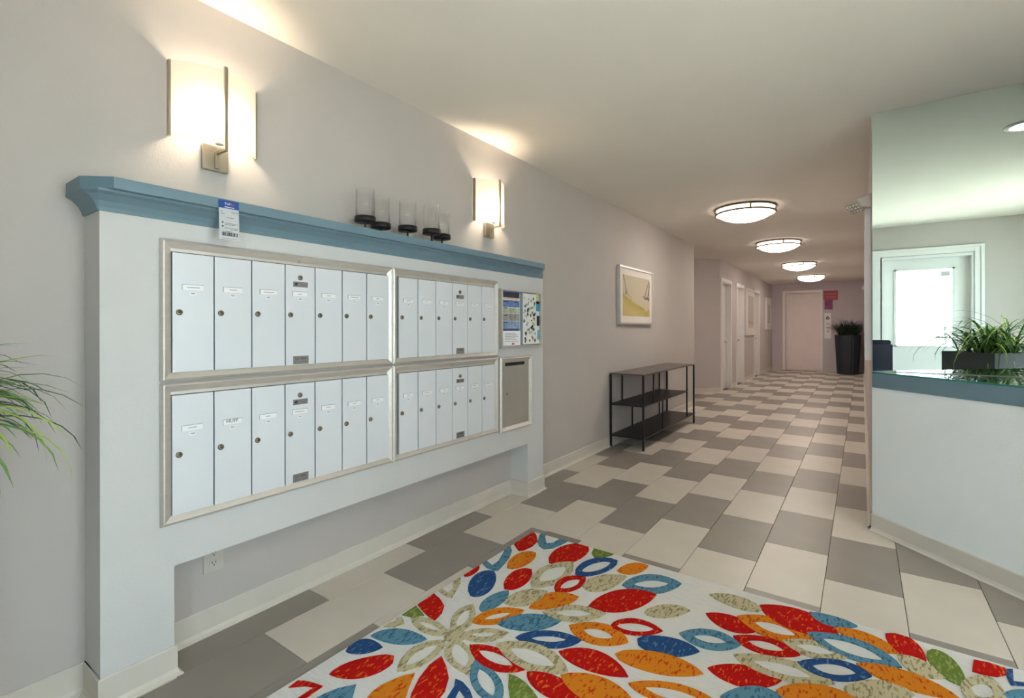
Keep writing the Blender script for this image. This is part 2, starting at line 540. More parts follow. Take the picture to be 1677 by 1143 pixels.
# floor tiles, each one a part of the floor
TW, TL, GAP = 0.3048, 0.6096, 0.0028
XL0 = 1.4006
_tile_cache = {}
def tile_mesh(w, l, dark):
    key = (round(w, 4), round(l, 4), dark)
    if key not in _tile_cache:
        g = G()
        b = 0.0012
        bm = g.bm
        lo = [bm.verts.new(p) for p in ((0, 0, -0.004), (w, 0, -0.004), (w, l, -0.004), (0, l, -0.004))]
        mi = [bm.verts.new(p) for p in ((0, 0, -b), (w, 0, -b), (w, l, -b), (0, l, -b))]
        hi = [bm.verts.new(p) for p in ((b, b, 0), (w - b, b, 0), (w - b, l - b, 0), (b, l - b, 0))]
        for A, B in ((lo, mi), (mi, hi)):
            for i in range(4):
                bm.faces.new((A[i], A[(i + 1) % 4], B[(i + 1) % 4], B[i]))
        bm.faces.new(hi)
        me = g.mesh()
        me.materials.append(M_TILE_D if dark else M_TILE_L)
        _tile_cache[key] = me
    return _tile_cache[key]
def put_tile(x0, x1, y0, y1, dark):
    if x1 - x0 < 0.02 or y1 - y0 < 0.02:
        return
    link('tile', tile_mesh(x1 - x0 - GAP, y1 - y0 - GAP, dark), None, floor, (x0 + GAP / 2, y0 + GAP / 2, 0))
FAR = G()
for c in range(-10, 10):
    xa, xb = XL0 + c * TW, XL0 + (c + 1) * TW
    phase = 2.868 if c % 2 == 0 else 3.168
    for r in range(-7, 24):
        ya, yb_ = phase + r * TL, phase + (r + 1) * TL
        dark = (r % 2 == 0)
        # clip to the walkable outline
        regs = [(0.0, 2.21, BACK_Y, 8.0), (-0.05, 2.21, 9.99, EY), (-1.5, 2.21, 8.0, 9.40), (-0.58, 2.21, 9.40, 9.99), (2.21, 4.2, BACK_Y, MIR_Y)]
        got = [r_ for r_ in regs if min(xb, r_[1]) - max(xa, r_[0]) > 0.01 and min(yb_, r_[3]) - max(ya, r_[2]) > 0.01]
        if not got:
            continue
        x0 = max(xa, min(r_[0] for r_ in got)); x1 = min(xb, max(r_[1] for r_ in got))
        y0 = max(ya, min(r_[2] for r_ in got)); y1 = min(yb_, max(r_[3] for r_ in got))
        if len(got) == 1 and got[0] == regs[4] and x0 + y0 > 5.96:
            continue                                   # wholly under the counter
        put_tile(x0, x1, y0, y1, dark)

# ------------------------------------------------------------------ mailbox surround (built-in)
FX = 0.155
sur = empty('mailbox_surround', (0.08, 1.87, 0), 'white built-in mailbox surround with blue cornice shelf standing against the left wall', 'surround')
BL, BR, LL, LR, OT = 0.519, 3.226, 0.729, 3.010, 0.388
g = G()
g.prism([(BL, 0.0), (LL, 0.0), (LL, OT), (LR, OT), (LR, 0.0), (BR, 0.0), (BR, 1.684), (BL, 1.684)], 0.001, FX, lambda a, b, c: (c, a, b))
child(g.obj('body', M_BODY), sur)
for a, b in ((BL, LL), (LR, BR)):
    child(cove('b', [(0.001, b), (FX, b), (FX, a), (0.001, a)]).obj('base_trim', M_COVE), sur)
slab = [(0.001, 0.470), (0.150, 0.470), (0.226, 0.538), (0.226, 3.140), (0.158, 3.232), (0.001, 3.232)]
child(G().prism(slab, 1.684, 1.721, bev=0.002).obj('cornice_shelf', M_BLUE), sur)
# cove moulding below the shelf
prof = [(0.0, 1.620), (0.006, 1.620), (0.009, 1.632), (0.018, 1.650), (0.036, 1.668), (0.050, 1.676), (0.050, 1.684), (0.0, 1.684)]
rows = [[(FX + a * 0.12, BR - 0.001, b) for a, b in prof], [(FX + a, 3.140, b) for a, b in prof],
        [(FX + a, BL - 0.001 - a * 0.3, b) for a, b in prof], [(FX + 0.001 + a * 0.3, BL - a, b) for a, b in prof], [(0.001, BL - a, b) for a, b in prof]]
g = G().quads(rows)
bmesh.ops.holes_fill(g.bm, edges=[e for e in g.bm.edges if e.is_boundary])
child(g.obj('cove_moulding', M_BLUE), sur)

# ------------------------------------------------------------------ mailbox banks
def frame_loop(x, y0, y1, z0, z1, w, proud, g=None):
    """mitred picture-frame ring on a +X wall: outer low edge, ridge, inner edge"""
    g = g or G()
    prof = [(0.0, 0.0), (0.0, proud * 0.55), (w * 0.18, proud * 0.9), (w * 0.30, proud), (w * 0.92, proud * 0.45), (w, proud * 0.40), (w, 0.0)]
    rows = []
    for (cy, cz, sy, sz) in ((y0, z0, 1, 1), (y1, z0, -1, 1), (y1, z1, -1, -1), (y0, z1, 1, -1), (y0, z0, 1, 1)):
        rows.append([(x + b, cy + sy * a, cz + sz * a) for a, b in prof])
    g.quads(rows)
    bmesh.ops.remove_doubles(g.bm, verts=g.bm.verts[:], dist=1e-6)
    return g

DH = 0.428
def make_bank(loc, nd, width, first, pitch, label):
    """loc = lower-left corner of the bank on the surround; doors start at `first`"""
    bk = empty('mailbox_bank', loc, label, 'mailboxes', 'mailbox banks in the white surround')
    H = 0.506
    frame_loop(0.001, 0.001, width - 0.001, 0.001, H - 0.001, 0.033, 0.020).obj('frame', M_ALU, bk)
    hd = G().box(0.001, 0.010, 0.033, width - 0.033, 0.031 + DH + 0.003, H - 0.033).obj('header_strip', M_ALU, bk)
    G().lathe([(0, 0), (0.006, 0), (0.005, 0.004), (0, 0.005)], (0.010, width / 2, H - 0.028), 10, 'X').obj('header_screw', M_STEEL, hd, True)
    G().box(0.001, 0.002, 0.030, width - 0.030, 0.030, H - 0.030).obj('back_plate', mat('shadow_gap', (74, 74, 76), 0.7, var=0.05, vscale=30), bk)
    for i in range(nd):
        y0 = first + i * pitch
        d = link('door', door_mesh(pitch), M_MAIL, bk, (0.002, y0, 0.031))
        lk = link('lock', LOCK, M_LOCK, d, (0.0125, 0.0235, DH - 0.213))
        link('lock_rotor', ROTOR, M_DARK, d, (0.0185, 0.0215, DH - 0.213))
        dy = random.uniform(-0.002, 0.002)
        link('name_slot', SLOT, M_MAIL, d, (0.0125, 0.068, DH - 0.122))
        cy = 0.068 + dy
        link('name_card', CARD, M_PAPER, d, (0.0128, cy, DH - 0.122 + random.uniform(-0.001, 0.001)))
        link('number_label', NUMB, M_PAPER, d, (0.0125, 0.068, DH - 0.145))
        link('printed_name', INKS[random.randrange(3)], M_INK, d, (0.0136, cy, DH - 0.122))
        link('printed_number', INKN, M_INK, d, (0.0131, 0.068, DH - 0.144))
        if i == 3:
            link('master_lock', LOCK, M_STEEL, d, (0.0125, 0.068, DH - 0.051))
            link('master_lock_rotor', ROTOR, M_DARK, d, (0.0185, 0.068, DH - 0.051))
            link('engraved_badge', BADGE, M_BADGE, d, (0.0125, 0.070, DH - 0.080))
            link('badge_emblem', EMBL, mat('emblem_blue', (44, 48, 78), 0.5, var=0.05, vscale=30), d, (0.0141, 0.050, DH - 0.080))
            link('mail_plaque', PLAQ, M_BADGE, d, (0.0125, 0.071, 0.020))
            text('U.S. MAIL', 0.0125, M_INKD, (0.0142, 0.071, 0.026), ROT_PX, d)
            link('plaque_line', INKS[2], M_INKD, d, (0.0141, 0.071, 0.012))
    return bk
_dm = {}
def door_mesh(p):
    k = round(p, 5)
    if k not in _dm:
        g = G().box(0, 0.0125, 0.0022, p - 0.0022, 0.0, DH, 0.0012)
        g.box(0, 0.0138, 0.0022, 0.0085, 0.0, DH, 0.0008)      # hinge stile on the left
        me = g.mesh(); me.materials.append(M_MAIL); _dm[k] = me
    return _dm[k]
LOCK = G().lathe([(0.0, 0), (0.0108, 0), (0.0108, 0.003), (0.0092, 0.0055), (0, 0.0058)], (0, 0, 0), 18, 'X').mesh(True); LOCK.materials.append(M_LOCK)
ROTOR = G().box(0, 0.0006, -0.0035, 0.0035, -0.0012, 0.0012).mesh(); ROTOR.materials.append(M_DARK)
g = G()
for b in ((-0.036, 0.036, 0.0095, 0.0108), (-0.0362, -0.0350, -0.0095, 0.0095)):
    g.box(-0.0002, 0.0013, b[0], b[1], b[2], b[3])
SLOT = g.mesh(); SLOT.materials.append(mat('slot_edge', (150, 152, 158), 0.5, var=0.03, vscale=30))
CARD = G().box(-0.0002, 0.0006, -0.034, 0.034, -0.009, 0.009).mesh(); CARD.materials.append(M_PAPER)
NUMB = G().box(-0.0002, 0.0005, -0.011, 0.011, -0.0055, 0.0055).mesh(); NUMB.materials.append(M_PAPER)
INKS = []
for wd in (0.014, 0.010, 0.022):
    g = G()
    x = -wd
    while x < wd:
        w_ = random.uniform(0.0015, 0.003)
        g.box(0, 0.0002, x, min(wd, x + w_), -0.0015, random.uniform(0.0008, 0.002)); x += w_ + 0.001
    me = g.mesh(); me.materials.append(M_INK); INKS.append(me)
g = G()
for k in range(3):
    g.box(0, 0.0002, -0.006 + k * 0.0045, -0.003 + k * 0.0045, -0.0022, 0.0022)
INKN = g.mesh(); INKN.materials.append(M_INK)
BADGE = G().box(-0.0002, 0.0013, -0.034, 0.034, -0.0115, 0.0115, 0.0005).mesh(); BADGE.materials.append(M_BADGE)
EMBL = G().prism([(-0.009, 0.003), (0.002, 0.007), (0.010, 0.002), (0.002, -0.001), (0.006, -0.006), (-0.006, -0.004)], -0.0002, 0.0003, lambda a, b, c: (c, a, b)).mesh()
PLAQ = G().box(-0.0002, 0.0013, -0.036, 0.036, -0.0175, 0.0175, 0.0005).mesh(); PLAQ.materials.append(M_BADGE)

bankA1 = make_bank((FX, 0.683, 1.050), 7, 1.040, 0.0345, 0.1402, 'upper bank of seven mailboxes nearest the potted grass, under the delivery tag')
bankA2 = make_bank((FX, 0.683, 0.540), 7, 1.040, 0.0330, 0.1402, 'lower bank of seven mailboxes nearest the potted grass, above the wall outlet')
bankB1 = make_bank((FX, 1.723, 1.050), 6, 0.913, 0.0400, 0.1393, 'upper bank of six mailboxes beside the notice board')
bankB2 = make_bank((FX, 1.723, 0.540), 6, 0.913, 0.0400, 0.1393, 'lower bank of six mailboxes beside the plain metal drop box')
# one hand-written card in the lower left bank
dr = [c for c in bankA2.children if c.name.startswith('door')][1]
for c in list(dr.children):
    if c.name.startswith('printed_name'):
        bpy.data.objects.remove(c)
text('HUFF', 0.019, M_INKD, (0.0137, 0.066, DH - 0.120), ROT_PX, dr, 'printed_name')

# metal drop box
db = empty('drop_box', (FX, 2.655, 0.527), 'plain metal drop box with a black slot under the notice board', 'drop box')
frame_loop(0.001, 0.0, 0.386, 0.0, 0.512, 0.032, 0.024).obj('frame', M_ALU, db)
pl = G().box(0.001, 0.010, 0.030, 0.356, 0.030, 0.482).obj('plate', M_STEEL, db)
G().box(0.0085, 0.0108, 0.064, 0.300, 0.450, 0.475).obj('slot', M_DARK, db)
G().box(0.0095, 0.013, 0.060, 0.304, 0.474, 0.478).obj('slot_lip', M_ALU, db)
G().lathe([(0, 0), (0.008, 0), (0.007, 0.003), (0, 0.003)], (0.010, 0.083, 0.258), 14, 'X').obj('lock', M_STEEL, db, True)
G().box(0.0125, 0.0136, 0.080, 0.086, 0.250, 0.266).obj('keyhole', M_DARK, db)

# notice board
nb = empty('notice_board', (FX, 2.658, 1.102), 'small framed notice board at the far end of the mailbox surround', 'notice board')
g = G()
WB, HB = 0.512, 0.406
g.box(0.001, 0.024, 0.0, 0.016, 0.0, HB); g.box(0.001, 0.024, WB - 0.010, WB, 0.0, HB)
g.box(0.001, 0.024, 0.016, WB - 0.010, 0.0, 0.014); g.box(0.001, 0.024, 0.016, WB - 0.010, HB - 0.010, HB)
g.obj('frame', M_ALU, nb)
G().box(0.001, 0.010, 0.016, WB - 0.010, 0.014, HB - 0.010).obj('backing', mat('board_blue_grey', (120, 140, 158), 0.6, var=0.08, vscale=12), nb)
fl = empty('flyer', (FX + 0.010, 2.690, 1.190), 'tall flyer of photo bands pinned in the left half of the notice board', 'flyer')
G().box(0.0002, 0.0012, 0, 0.205, -0.015, 0.300).obj('sheet', M_PAPER, fl)
bands = [(0.262, 0.300, (38, 40, 66)), (0.250, 0.262, (206, 178, 132)), (0.195, 0.245, (96, 124, 176)), (0.152, 0.190, (168, 180, 156)), (0.100, 0.150, (150, 148, 144)), (0.050, 0.098, (128, 152, 190)), (0.030, 0.048, (62, 78, 120)), (-0.012, 0.026, (206, 206, 208))]
for i, (a, b, c) in enumerate(bands):
    G().box(0.0012, 0.0016, 0.004, 0.201, a, b).obj('printed_band', mat('flyer_print_%d' % i, c, 0.6, var=0.35, vscale=26), fl)
for k in range(5):
    a = (0.195, 0.152, 0.100, 0.050, 0.195)[k]
    G().box(0.0016, 0.0019, 0.012 + (0.12 if k == 4 else 0), 0.055 + (0.12 if k == 4 else 0), a + 0.034, a + 0.040).obj('printed_heading', M_INKD, fl)
sh = empty('notice_sheet', (FX + 0.012, 2.692, 1.118), 'white typed sheet with a red mark below the photo flyer', 'paper')
G().box(0.0002, 0.0012, 0, 0.208, 0.0, 0.100).obj('sheet', M_PAPER, sh)
for k in range(6):
    G().box(0.0012, 0.0015, 0.020, 0.185 - 0.02 * (k % 3), 0.028 + k * 0.011, 0.031 + k * 0.011).obj('printed_line', M_INK, sh)
G().prism([(0.100, 0.006), (0.130, 0.006), (0.134, 0.020), (0.118, 0.014), (0.108, 0.022)], 0.0012, 0.0016, lambda a, b, c: (c, a, b)).obj('red_mark', mat('red_ink', (176, 38, 44), 0.6, var=0.05, vscale=20), sh)
mp = empty('site_map', (FX + 0.010, 2.935, 1.122), 'pale printed map sheet in the right half of the notice board', 'map')
G().box(0.0002, 0.0012, 0, 0.222, 0, 0.370).obj('sheet', mat('map_paper', (230, 230, 222), 0.7, var=0.06, vscale=16), mp)
rr = random.Random(3)
for k in range(64):
    y, z, s_ = rr.uniform(0.012, 0.165), rr.uniform(0.02, 0.35), rr.uniform(0.006, 0.018)
    c = rr.choice(((92, 92, 96), (120, 124, 120), (70, 70, 78), (160, 176, 150), (138, 168, 190)))
    pts = [(y + s_ * rr.uniform(0.6, 1.1) * math.cos(t * 1.2566), z + s_ * rr.uniform(0.6, 1.1) * math.sin(t * 1.2566)) for t in range(5)]
    G().prism(pts, 0.0012, 0.0015, lambda a, b, c_: (c_, a, b)).obj('printed_shape', mat('map_print_%d' % (c[0]), c, 0.6, var=0.05, vscale=20), mp)
for a, b, c, q in ((0.176, 0.222, 0.245, (70, 160, 206)), (0.185, 0.222, 0.135, (40, 44, 52)), (0.190, 0.222, 0.03, (120, 176, 206)), (0.180, 0.222, 0.30, (196, 202, 150))):
    G().box(0.0012, 0.0016, a, b, c, c + 0.075).obj('printed_panel', mat('map_panel_%d' % q[0], q, 0.6, var=0.08, vscale=20), mp)

# delivery tag hung over the shelf edge
dt = empty('delivery_tag', (0.2275, 0.884, 1.715), 'white delivery door tag with a blue head hanging from the cornice shelf', 'tag')
bend = lambda z: 0.0006 + 0.004 * math.sin(max(0, -z) * 14) ** 2
rows = []
for k in range(9):
    z = -0.145 * k / 8
    rows.append([(bend(z), -0.036, z), (bend(z) + 0.0008, 0.0, z), (bend(z), 0.036, z)])
g = G().quads(rows)
r = bmesh.ops.solidify(g.bm, geom=g.bm.faces[:], thickness=0.0006)
g.obj('card', M_PAPER, dt)
rows = [[(bend(z) + 0.0012, -0.0362, z), (bend(z) + 0.0020, 0.0, z), (bend(z) + 0.0012, 0.0362, z)] for z in (0.001, -0.010, -0.020, -0.029)]
G().quads(rows).obj('blue_head', mat('courier_blue', (24, 74, 150), 0.5, var=0.03, vscale=20), dt)
text('Fed', 0.0125, M_PAPER, (bend(-0.012) + 0.0026, -0.0065, -0.012), ROT_PX, dt)
text('Ex', 0.0125, mat('courier_orange', (232, 110, 40), 0.5, var=0.03, vscale=20), (bend(-0.012) + 0.0026, 0.0105, -0.012), ROT_PX, dt)
for k, (z, a, b) in enumerate(((-0.024, -0.016, 0.018),)):
    G().box(bend(z) + 0.0022, bend(z) + 0.0025, a, b, z - 0.0012, z + 0.0012).obj('printed_line', M_PAPER, dt)
for z, a, b in ((-0.042, -0.030, -0.022), (-0.042, 0.008, 0.032), (-0.050, -0.030, -0.016), (-0.063, -0.012, 0.016), (-0.085, -0.016, 0.030), (-0.090, -0.016, 0.020), (-0.102, -0.016, 0.030), (-0.107, 0.004, 0.030), (-0.115, -0.014, 0.012), (-0.141, -0.026, 0.028)):
    G().box(bend(z) + 0.0012, bend(z) + 0.0016, a, b, z - 0.0007, z + 0.0007).obj('printed_line', M_INK, dt)
for z in (-0.083, -0.097):
    G().lathe([(0, 0), (0.003, 0), (0, 0.0004)], (bend(z) + 0.0012, -0.024, z), 10, 'X').obj('bullet', M_INKD, dt)
y = -0.026
while y < 0.027:
    w_ = rr.choice((0.0006, 0.001, 0.0016, 0.0024))
    G().box(bend(-0.124) + 0.0012, bend(-0.124) + 0.0016, y, y + w_, -0.132, -0.118).obj('barcode_bar', M_INKD, dt)
    y += w_ + rr.choice((0.0009, 0.0014, 0.002))

# wall outlet in the recess
ol = empty('wall_outlet', (0.0, 0.925, 0.30), 'beige wall outlet in the shaded recess under the mailboxes', 'outlet')
G().box(0.0005, 0.006, -0.038, 0.038, -0.052, 0.070, 0.002).obj('cover_plate', M_OUTLET, ol)
for dz in (-0.018, 0.022):
    f = G().box(0.006, 0.008, -0.017, 0.017, dz - 0.014, dz + 0.014, 0.0008).obj('receptacle', M_OUTLET, ol)
    for a, b, c, d in ((-0.008, -0.0055, -0.001, 0.008), (0.0055, 0.008, -0.001, 0.007), (-0.002, 0.002, -0.010, -0.005)):
        G().box(0.0075, 0.0084, a, b, dz + c, dz + d).obj('slot', M_DARK, f)

# ------------------------------------------------------------------ wall sconces
def make_sconce():
    s = empty('wall_sconce')
    G().box(0.001, 0.020, -0.048, 0.048, -0.36, -0.258, 0.002).obj('back_plate', M_NICK, s)
    N = 18
    hw, dp, z0, z1 = 0.164, 0.082, -0.268, 0.022
    def arc(t, r=0.0):
        a = (t - 0.5) * 2
        return (0.018 + (dp) * (1 - a * a) + r, hw * a)
    rows = []
    for z in (z0, z1):
        rows.append([(arc(t / N)[0], arc(t / N)[1], z) for t in range(N + 1)])
    g = G().quads(rows)
    bmesh.ops.solidify(g.bm, geom=g.bm.faces[:], thickness=0.004)
    sh_ = g.obj('shade', M_SHADE, s, True)
    for sg in (-1, 1):
        G().box(0.002, 0.022, sg * hw - 0.004, sg * hw + 0.003, z0, z1).obj('edge_strip', M_NICK, s)
    # beaded lower edge of the shade
    g = G()
    for k in range(36):
        t = (k + 0.5) / 36
        x, y = arc(t, 0.0035)
        g.lathe([(0, -0.003), (0.0026, 0), (0, 0.003)], (x, y, z0 + 0.004), 6)
    b_ = g.obj('beaded_edge', mat('bead_glass', (214, 196, 160), 0.3, var=0.05, vscale=30), s)
    b_['kind'] = 'stuff'
    g = G().box(0.100, 0.112, -0.006, 0.006, -0.285, 0.035, 0.001)
    g.box(0.034, 0.112, -0.006, 0.006, -0.297, -0.285, 0.001)
    g.box(0.022, 0.034, -0.006, 0.006, -0.352, -0.285, 0.001)
    g.obj('front_bar', M_NICK, s)
    G().lathe([(0, -0.02), (0.016, -0.02), (0.016, 0.02), (0.0, 0.02)], (0.05, 0, -0.24), 12).obj('lamp_socket', M_PLASTIC, s)
    ld = bpy.data.lights.new('sconce_bulb', 'POINT')
    ld.energy = 6.5; ld.color = (1.0, 0.80, 0.56); ld.shadow_soft_size = 0.06
    lo = bpy.data.objects.new('sconce_bulb', ld)
    lo.location = (0.055, 0, -0.13); lo.parent = s
    COL.objects.link(lo)
    return s
sc1 = make_sconce(); sc1.location = (0, 0.930, 2.240)
tag(sc1, 'lit bowed glass wall sconce above the first mailboxes, nearest the potted grass', 'wall lamp', 'bowed glass wall sconces')
sc2 = copy_tree(sc1); sc2.location = (0, 2.740, 2.240)
tag(sc2, 'lit bowed glass wall sconce beyond the glass candle cups', 'wall lamp', 'bowed glass wall sconces')

# ------------------------------------------------------------------ candle holder on the shelf
cups = [(0.100, 1.605, 1.794), (0.066, 1.733, 1.787), (0.100, 1.892, 1.794), (0.118, 2.062, 1.802), (0.066, 2.203, 1.799)]
cz = 1.7215
chd = empty('candle_holder', (0.09, 1.9, cz), 'black metal candle holder with five clear glass cups on the cornice shelf', 'candle holder')
pts = [(x - 0.09, y - 1.9, 0.006) for x, y, z in cups]
g = G()
path = []
for (a, b) in zip(pts, pts[1:]):
    for k in range(6):
        t = k / 6
        s_ = t * t * (3 - 2 * t)
        path.append((a[0] + (b[0] - a[0]) * s_, a[1] + (b[1] - a[1]) * t, 0.006))
path.append(pts[-1])
g.tube(path, 0.006, 4, sq=True).obj('base_bar', M_BLACK, chd)
for (x, y, z) in cups:
    X, Y, Zc = x - 0.09, y - 1.9, z - cz
    dish = link('dish', G().lathe([(0, -0.016), (0.050, -0.016), (0.053, -0.013), (0.053, 0.012), (0.049, 0.012), (0.049, 0.0), (0, 0.0)], (0, 0, 0), 28).mesh(True), M_BLACK, chd, (X, Y, Zc))
    G().tube([(0, 0, -0.014), (0, 0, -Zc + 0.008)], 0.0055, 8).obj('stem', M_BLACK, dish)
    G().lathe([(0.044, 0.002), (0.047, 0.002), (0.047, 0.152), (0.0445, 0.152), (0.0445, 0.006), (0.0, 0.006)], (0, 0, 0), 28).obj('glass_cup', M_GLASS, dish, True)

# ------------------------------------------------------------------ picture on the long wall
def framed(loc, w, h, depth, fw, label, artm, frame_m, mat_w, axis, cat='picture'):
    """picture hung on a wall facing +X (axis=1) or -X (axis=-1); loc = lower corner (small Y) on the wall"""
    p = empty('framed_picture', loc, label, cat)
    s = axis
    g = G()
    for a, b, c, d in ((0, fw, 0, h), (w - fw, w, 0, h), (fw, w - fw, 0, fw), (fw, w - fw, h - fw, h)):
        x0, x1 = sorted((0.001 * s, depth * s))
        g.box(x0, x1, a, b, c, d)
    g.obj('frame', frame_m, p)
    x0, x1 = sorted((0.001 * s, (depth - 0.012) * s))
    G().box(x0, x1, fw, w - fw, fw, h - fw).obj('mount', mat('mount_board', (226, 220, 212), 0.7, var=0.01, vscale=10), p)
    x0, x1 = sorted(((depth - 0.012) * s, (depth - 0.010) * s))
    a = G().box(x0, x1, mat_w[0], w - mat_w[0], mat_w[1], h - mat_w[1]).obj('print', artm, p)
    return p, a
def art_mat(name, top, low, fade, horizon, tilt):
    m = bpy.data.materials.new(name); m.use_nodes = True
    nt = m.node_tree; n, l = nt.nodes, nt.links
    b = n['Principled BSDF']; b.inputs['Roughness'].default_value = 0.7
    tc = n.new('ShaderNodeTexCoord')
    sp = n.new('ShaderNodeSeparateXYZ'); l.new(tc.outputs['Object'], sp.inputs[0])
    nz = n.new('ShaderNodeTexNoise'); nz.inputs['Scale'].default_value = 6; nz.inputs['Detail'].default_value = 5
    l.new(tc.outputs['Object'], nz.inputs['Vector'])
    a1 = n.new('ShaderNodeMath'); a1.operation = 'MULTIPLY_ADD'; l.new(sp.outputs['Y'], a1.inputs[0]); a1.inputs[1].default_value = tilt; l.new(sp.outputs['Z'], a1.inputs[2])
    a2 = n.new('ShaderNodeMath'); a2.operation = 'MULTIPLY_ADD'; l.new(nz.outputs['Fac'], a2.inputs[0]); a2.inputs[1].default_value = 0.16; l.new(a1.outputs[0], a2.inputs[2])
    rp = n.new('ShaderNodeValToRGB')
    e = rp.color_ramp.elements
    e[0].position = horizon - 0.10; e[0].color = lin(fade)
    e[1].position = horizon + 0.02; e[1].color = lin(low)
    k = e.new(horizon + 0.05); k.color = lin(top)
    l.new(a2.outputs[0], rp.inputs['Fac']); l.new(rp.outputs['Color'], b.inputs['Base Color'])
    return m
M_FRAME = mat('silver_frame', (214, 212, 210), 0.3, metal=0.7, var=0.03, vscale=10)
art1 = art_mat('landscape_print', (196, 184, 160), (178, 158, 78), (196, 178, 120), 0.40, 0.22)
pc, pa = framed((0.0, 4.985, 1.282), 1.025, 0.645, 0.040, 0.020, 'silver framed print of a yellow hill and dark trees above the console table', art1, M_FRAME, (0.10, 0.095), 1)
def stroke(p, pts, r0, r1, m, x):
    g = G()
    L_, R_ = [], []
    n = len(pts)
    for i, (y, z) in enumerate(pts):
        a = pts[max(0, i - 1)]; b = pts[min(n - 1, i + 1)]
        dy, dz = b[0] - a[0], b[1] - a[1]
        q = math.hypot(dy, dz) or 1
        r_ = r0 + (r1 - r0) * i / (n - 1)
        L_.append((x, y - dz / q * r_, z + dy / q * r_)); R_.append((x, y + dz / q * r_, z - dy / q * r_))
    g.quads([L_, R_])
    return g.obj('brush_stroke', m, p)
M_STROKE = mat('brush_grey', (96, 84, 80), 0.8, col2=(150, 138, 128), vscale=30)
M_STROKE2 = mat('brush_mauve', (120, 106, 110), 0.8, col2=(168, 156, 146), vscale=30)
xs = 0.0304
stroke(pa, [(0.105, 0.545), (0.15, 0.47), (0.20, 0.37), (0.26, 0.33), (0.36, 0.30)], 0.010, 0.002, M_STROKE, xs)
stroke(pa, [(0.17, 0.43), (0.185, 0.38), (0.19, 0.33)], 0.008, 0.016, M_STROKE, xs + 0.0001)
stroke(pa, [(0.91, 0.53), (0.85, 0.46), (0.79, 0.37), (0.76, 0.31)], 0.006, 0.02, M_STROKE2, xs)
stroke(pa, [(0.92, 0.52), (0.90, 0.40), (0.88, 0.33)], 0.012, 0.030, M_STROKE2, xs + 0.0001)
stroke(pa, [(0.70, 0.34), (0.76, 0.31), (0.84, 0.32), (0.915, 0.30)], 0.006, 0.022, M_STROKE, xs + 0.0002)
stroke(pa, [(0.50, 0.22), (0.62, 0.20), (0.72, 0.17)], 0.016, 0.006, mat('brush_olive', (158, 138, 60), 0.8, col2=(186, 168, 96), vscale=20), xs)

# corridor pictures
M_WFRAME = mat('white_frame', (226, 222, 220), 0.4, var=0.01, vscale=8)
artA = art_mat('pale_print', (196, 190, 186), (188, 160, 142), (206, 198, 192), 0.38, 0.0)
artB = art_mat('pale_print_small', (198, 192, 186), (176, 168, 158), (210, 204, 198), 0.30, 0.1)
framed((CW, 12.46, 1.075), 1.03, 1.105, 0.045, 0.05, 'large white framed pale print between the second and third corridor doors', artA, M_WFRAME, (0.16, 0.17), 1)
framed((CW, 15.30, 1.205), 0.90, 0.89, 0.045, 0.05, 'smaller white framed pale print near the elevator end of the corridor', artB, M_WFRAME, (0.2, 0.18), 1)
# two white canvases edge-on on the right corridor wall
framed((2.21, 3.900, 1.028), 0.80, 0.985, 0.034, 0.03, 'white framed panel seen edge on beside the mirror', artB, M_WFRAME, (0.15, 0.17), -1)
framed((2.21, 5.60, 1.03), 0.80, 0.97, 0.030, 0.03, 'thin white framed panel seen edge on, farther along the right corridor wall', artA, M_WFRAME, (0.15, 0.17), -1)

# ------------------------------------------------------------------ console table
ct = empty('console_table', (0.19, 5.7, 0), 'open black metal console table with two shelves under the framed print', 'table')
XA, XB, YA, YB = 0.018, 0.368, 4.79, 6.61
t = 0.0095
def post(x, y, z0, z1, name='leg', par=ct, m=M_BLACK, tt=t):
    o = G().box(x - tt, x + tt, y - tt, y + tt, z0, z1, 0.0015).obj(name, m)
    return child(o, par)
for x in (XA, XB):
    for y in (YA, YB):
        post(x, y, 0.0, 0.757)
child(G().box(XA - t, XB + t, YA - t, YB + t, 0.757, 0.772, 0.002).obj('table_top', mat('console_top', (110, 100, 98), 0.32, metal=0.5, var=0.08, vscale=6)), ct)
child(G().box(XA - t, XB + t, YA - t, 6.31, 0.440, 0.452, 0.002).obj('middle_shelf', M_BLACKW), ct)
child(G().box(XA - t, XB + t, YA - t, YB + t, 0.116, 0.128, 0.002).obj('bottom_shelf', M_BLACKW), ct)
for x in (XA, XB):
    post(x, 6.30, 0.128, 0.757, 'divider', tt=0.0075)
    post(x, 5.09, 0.452, 0.757, 'divider', tt=0.0065)
    post(x, 5.38, 0.128, 0.440, 'divider', tt=0.0065)

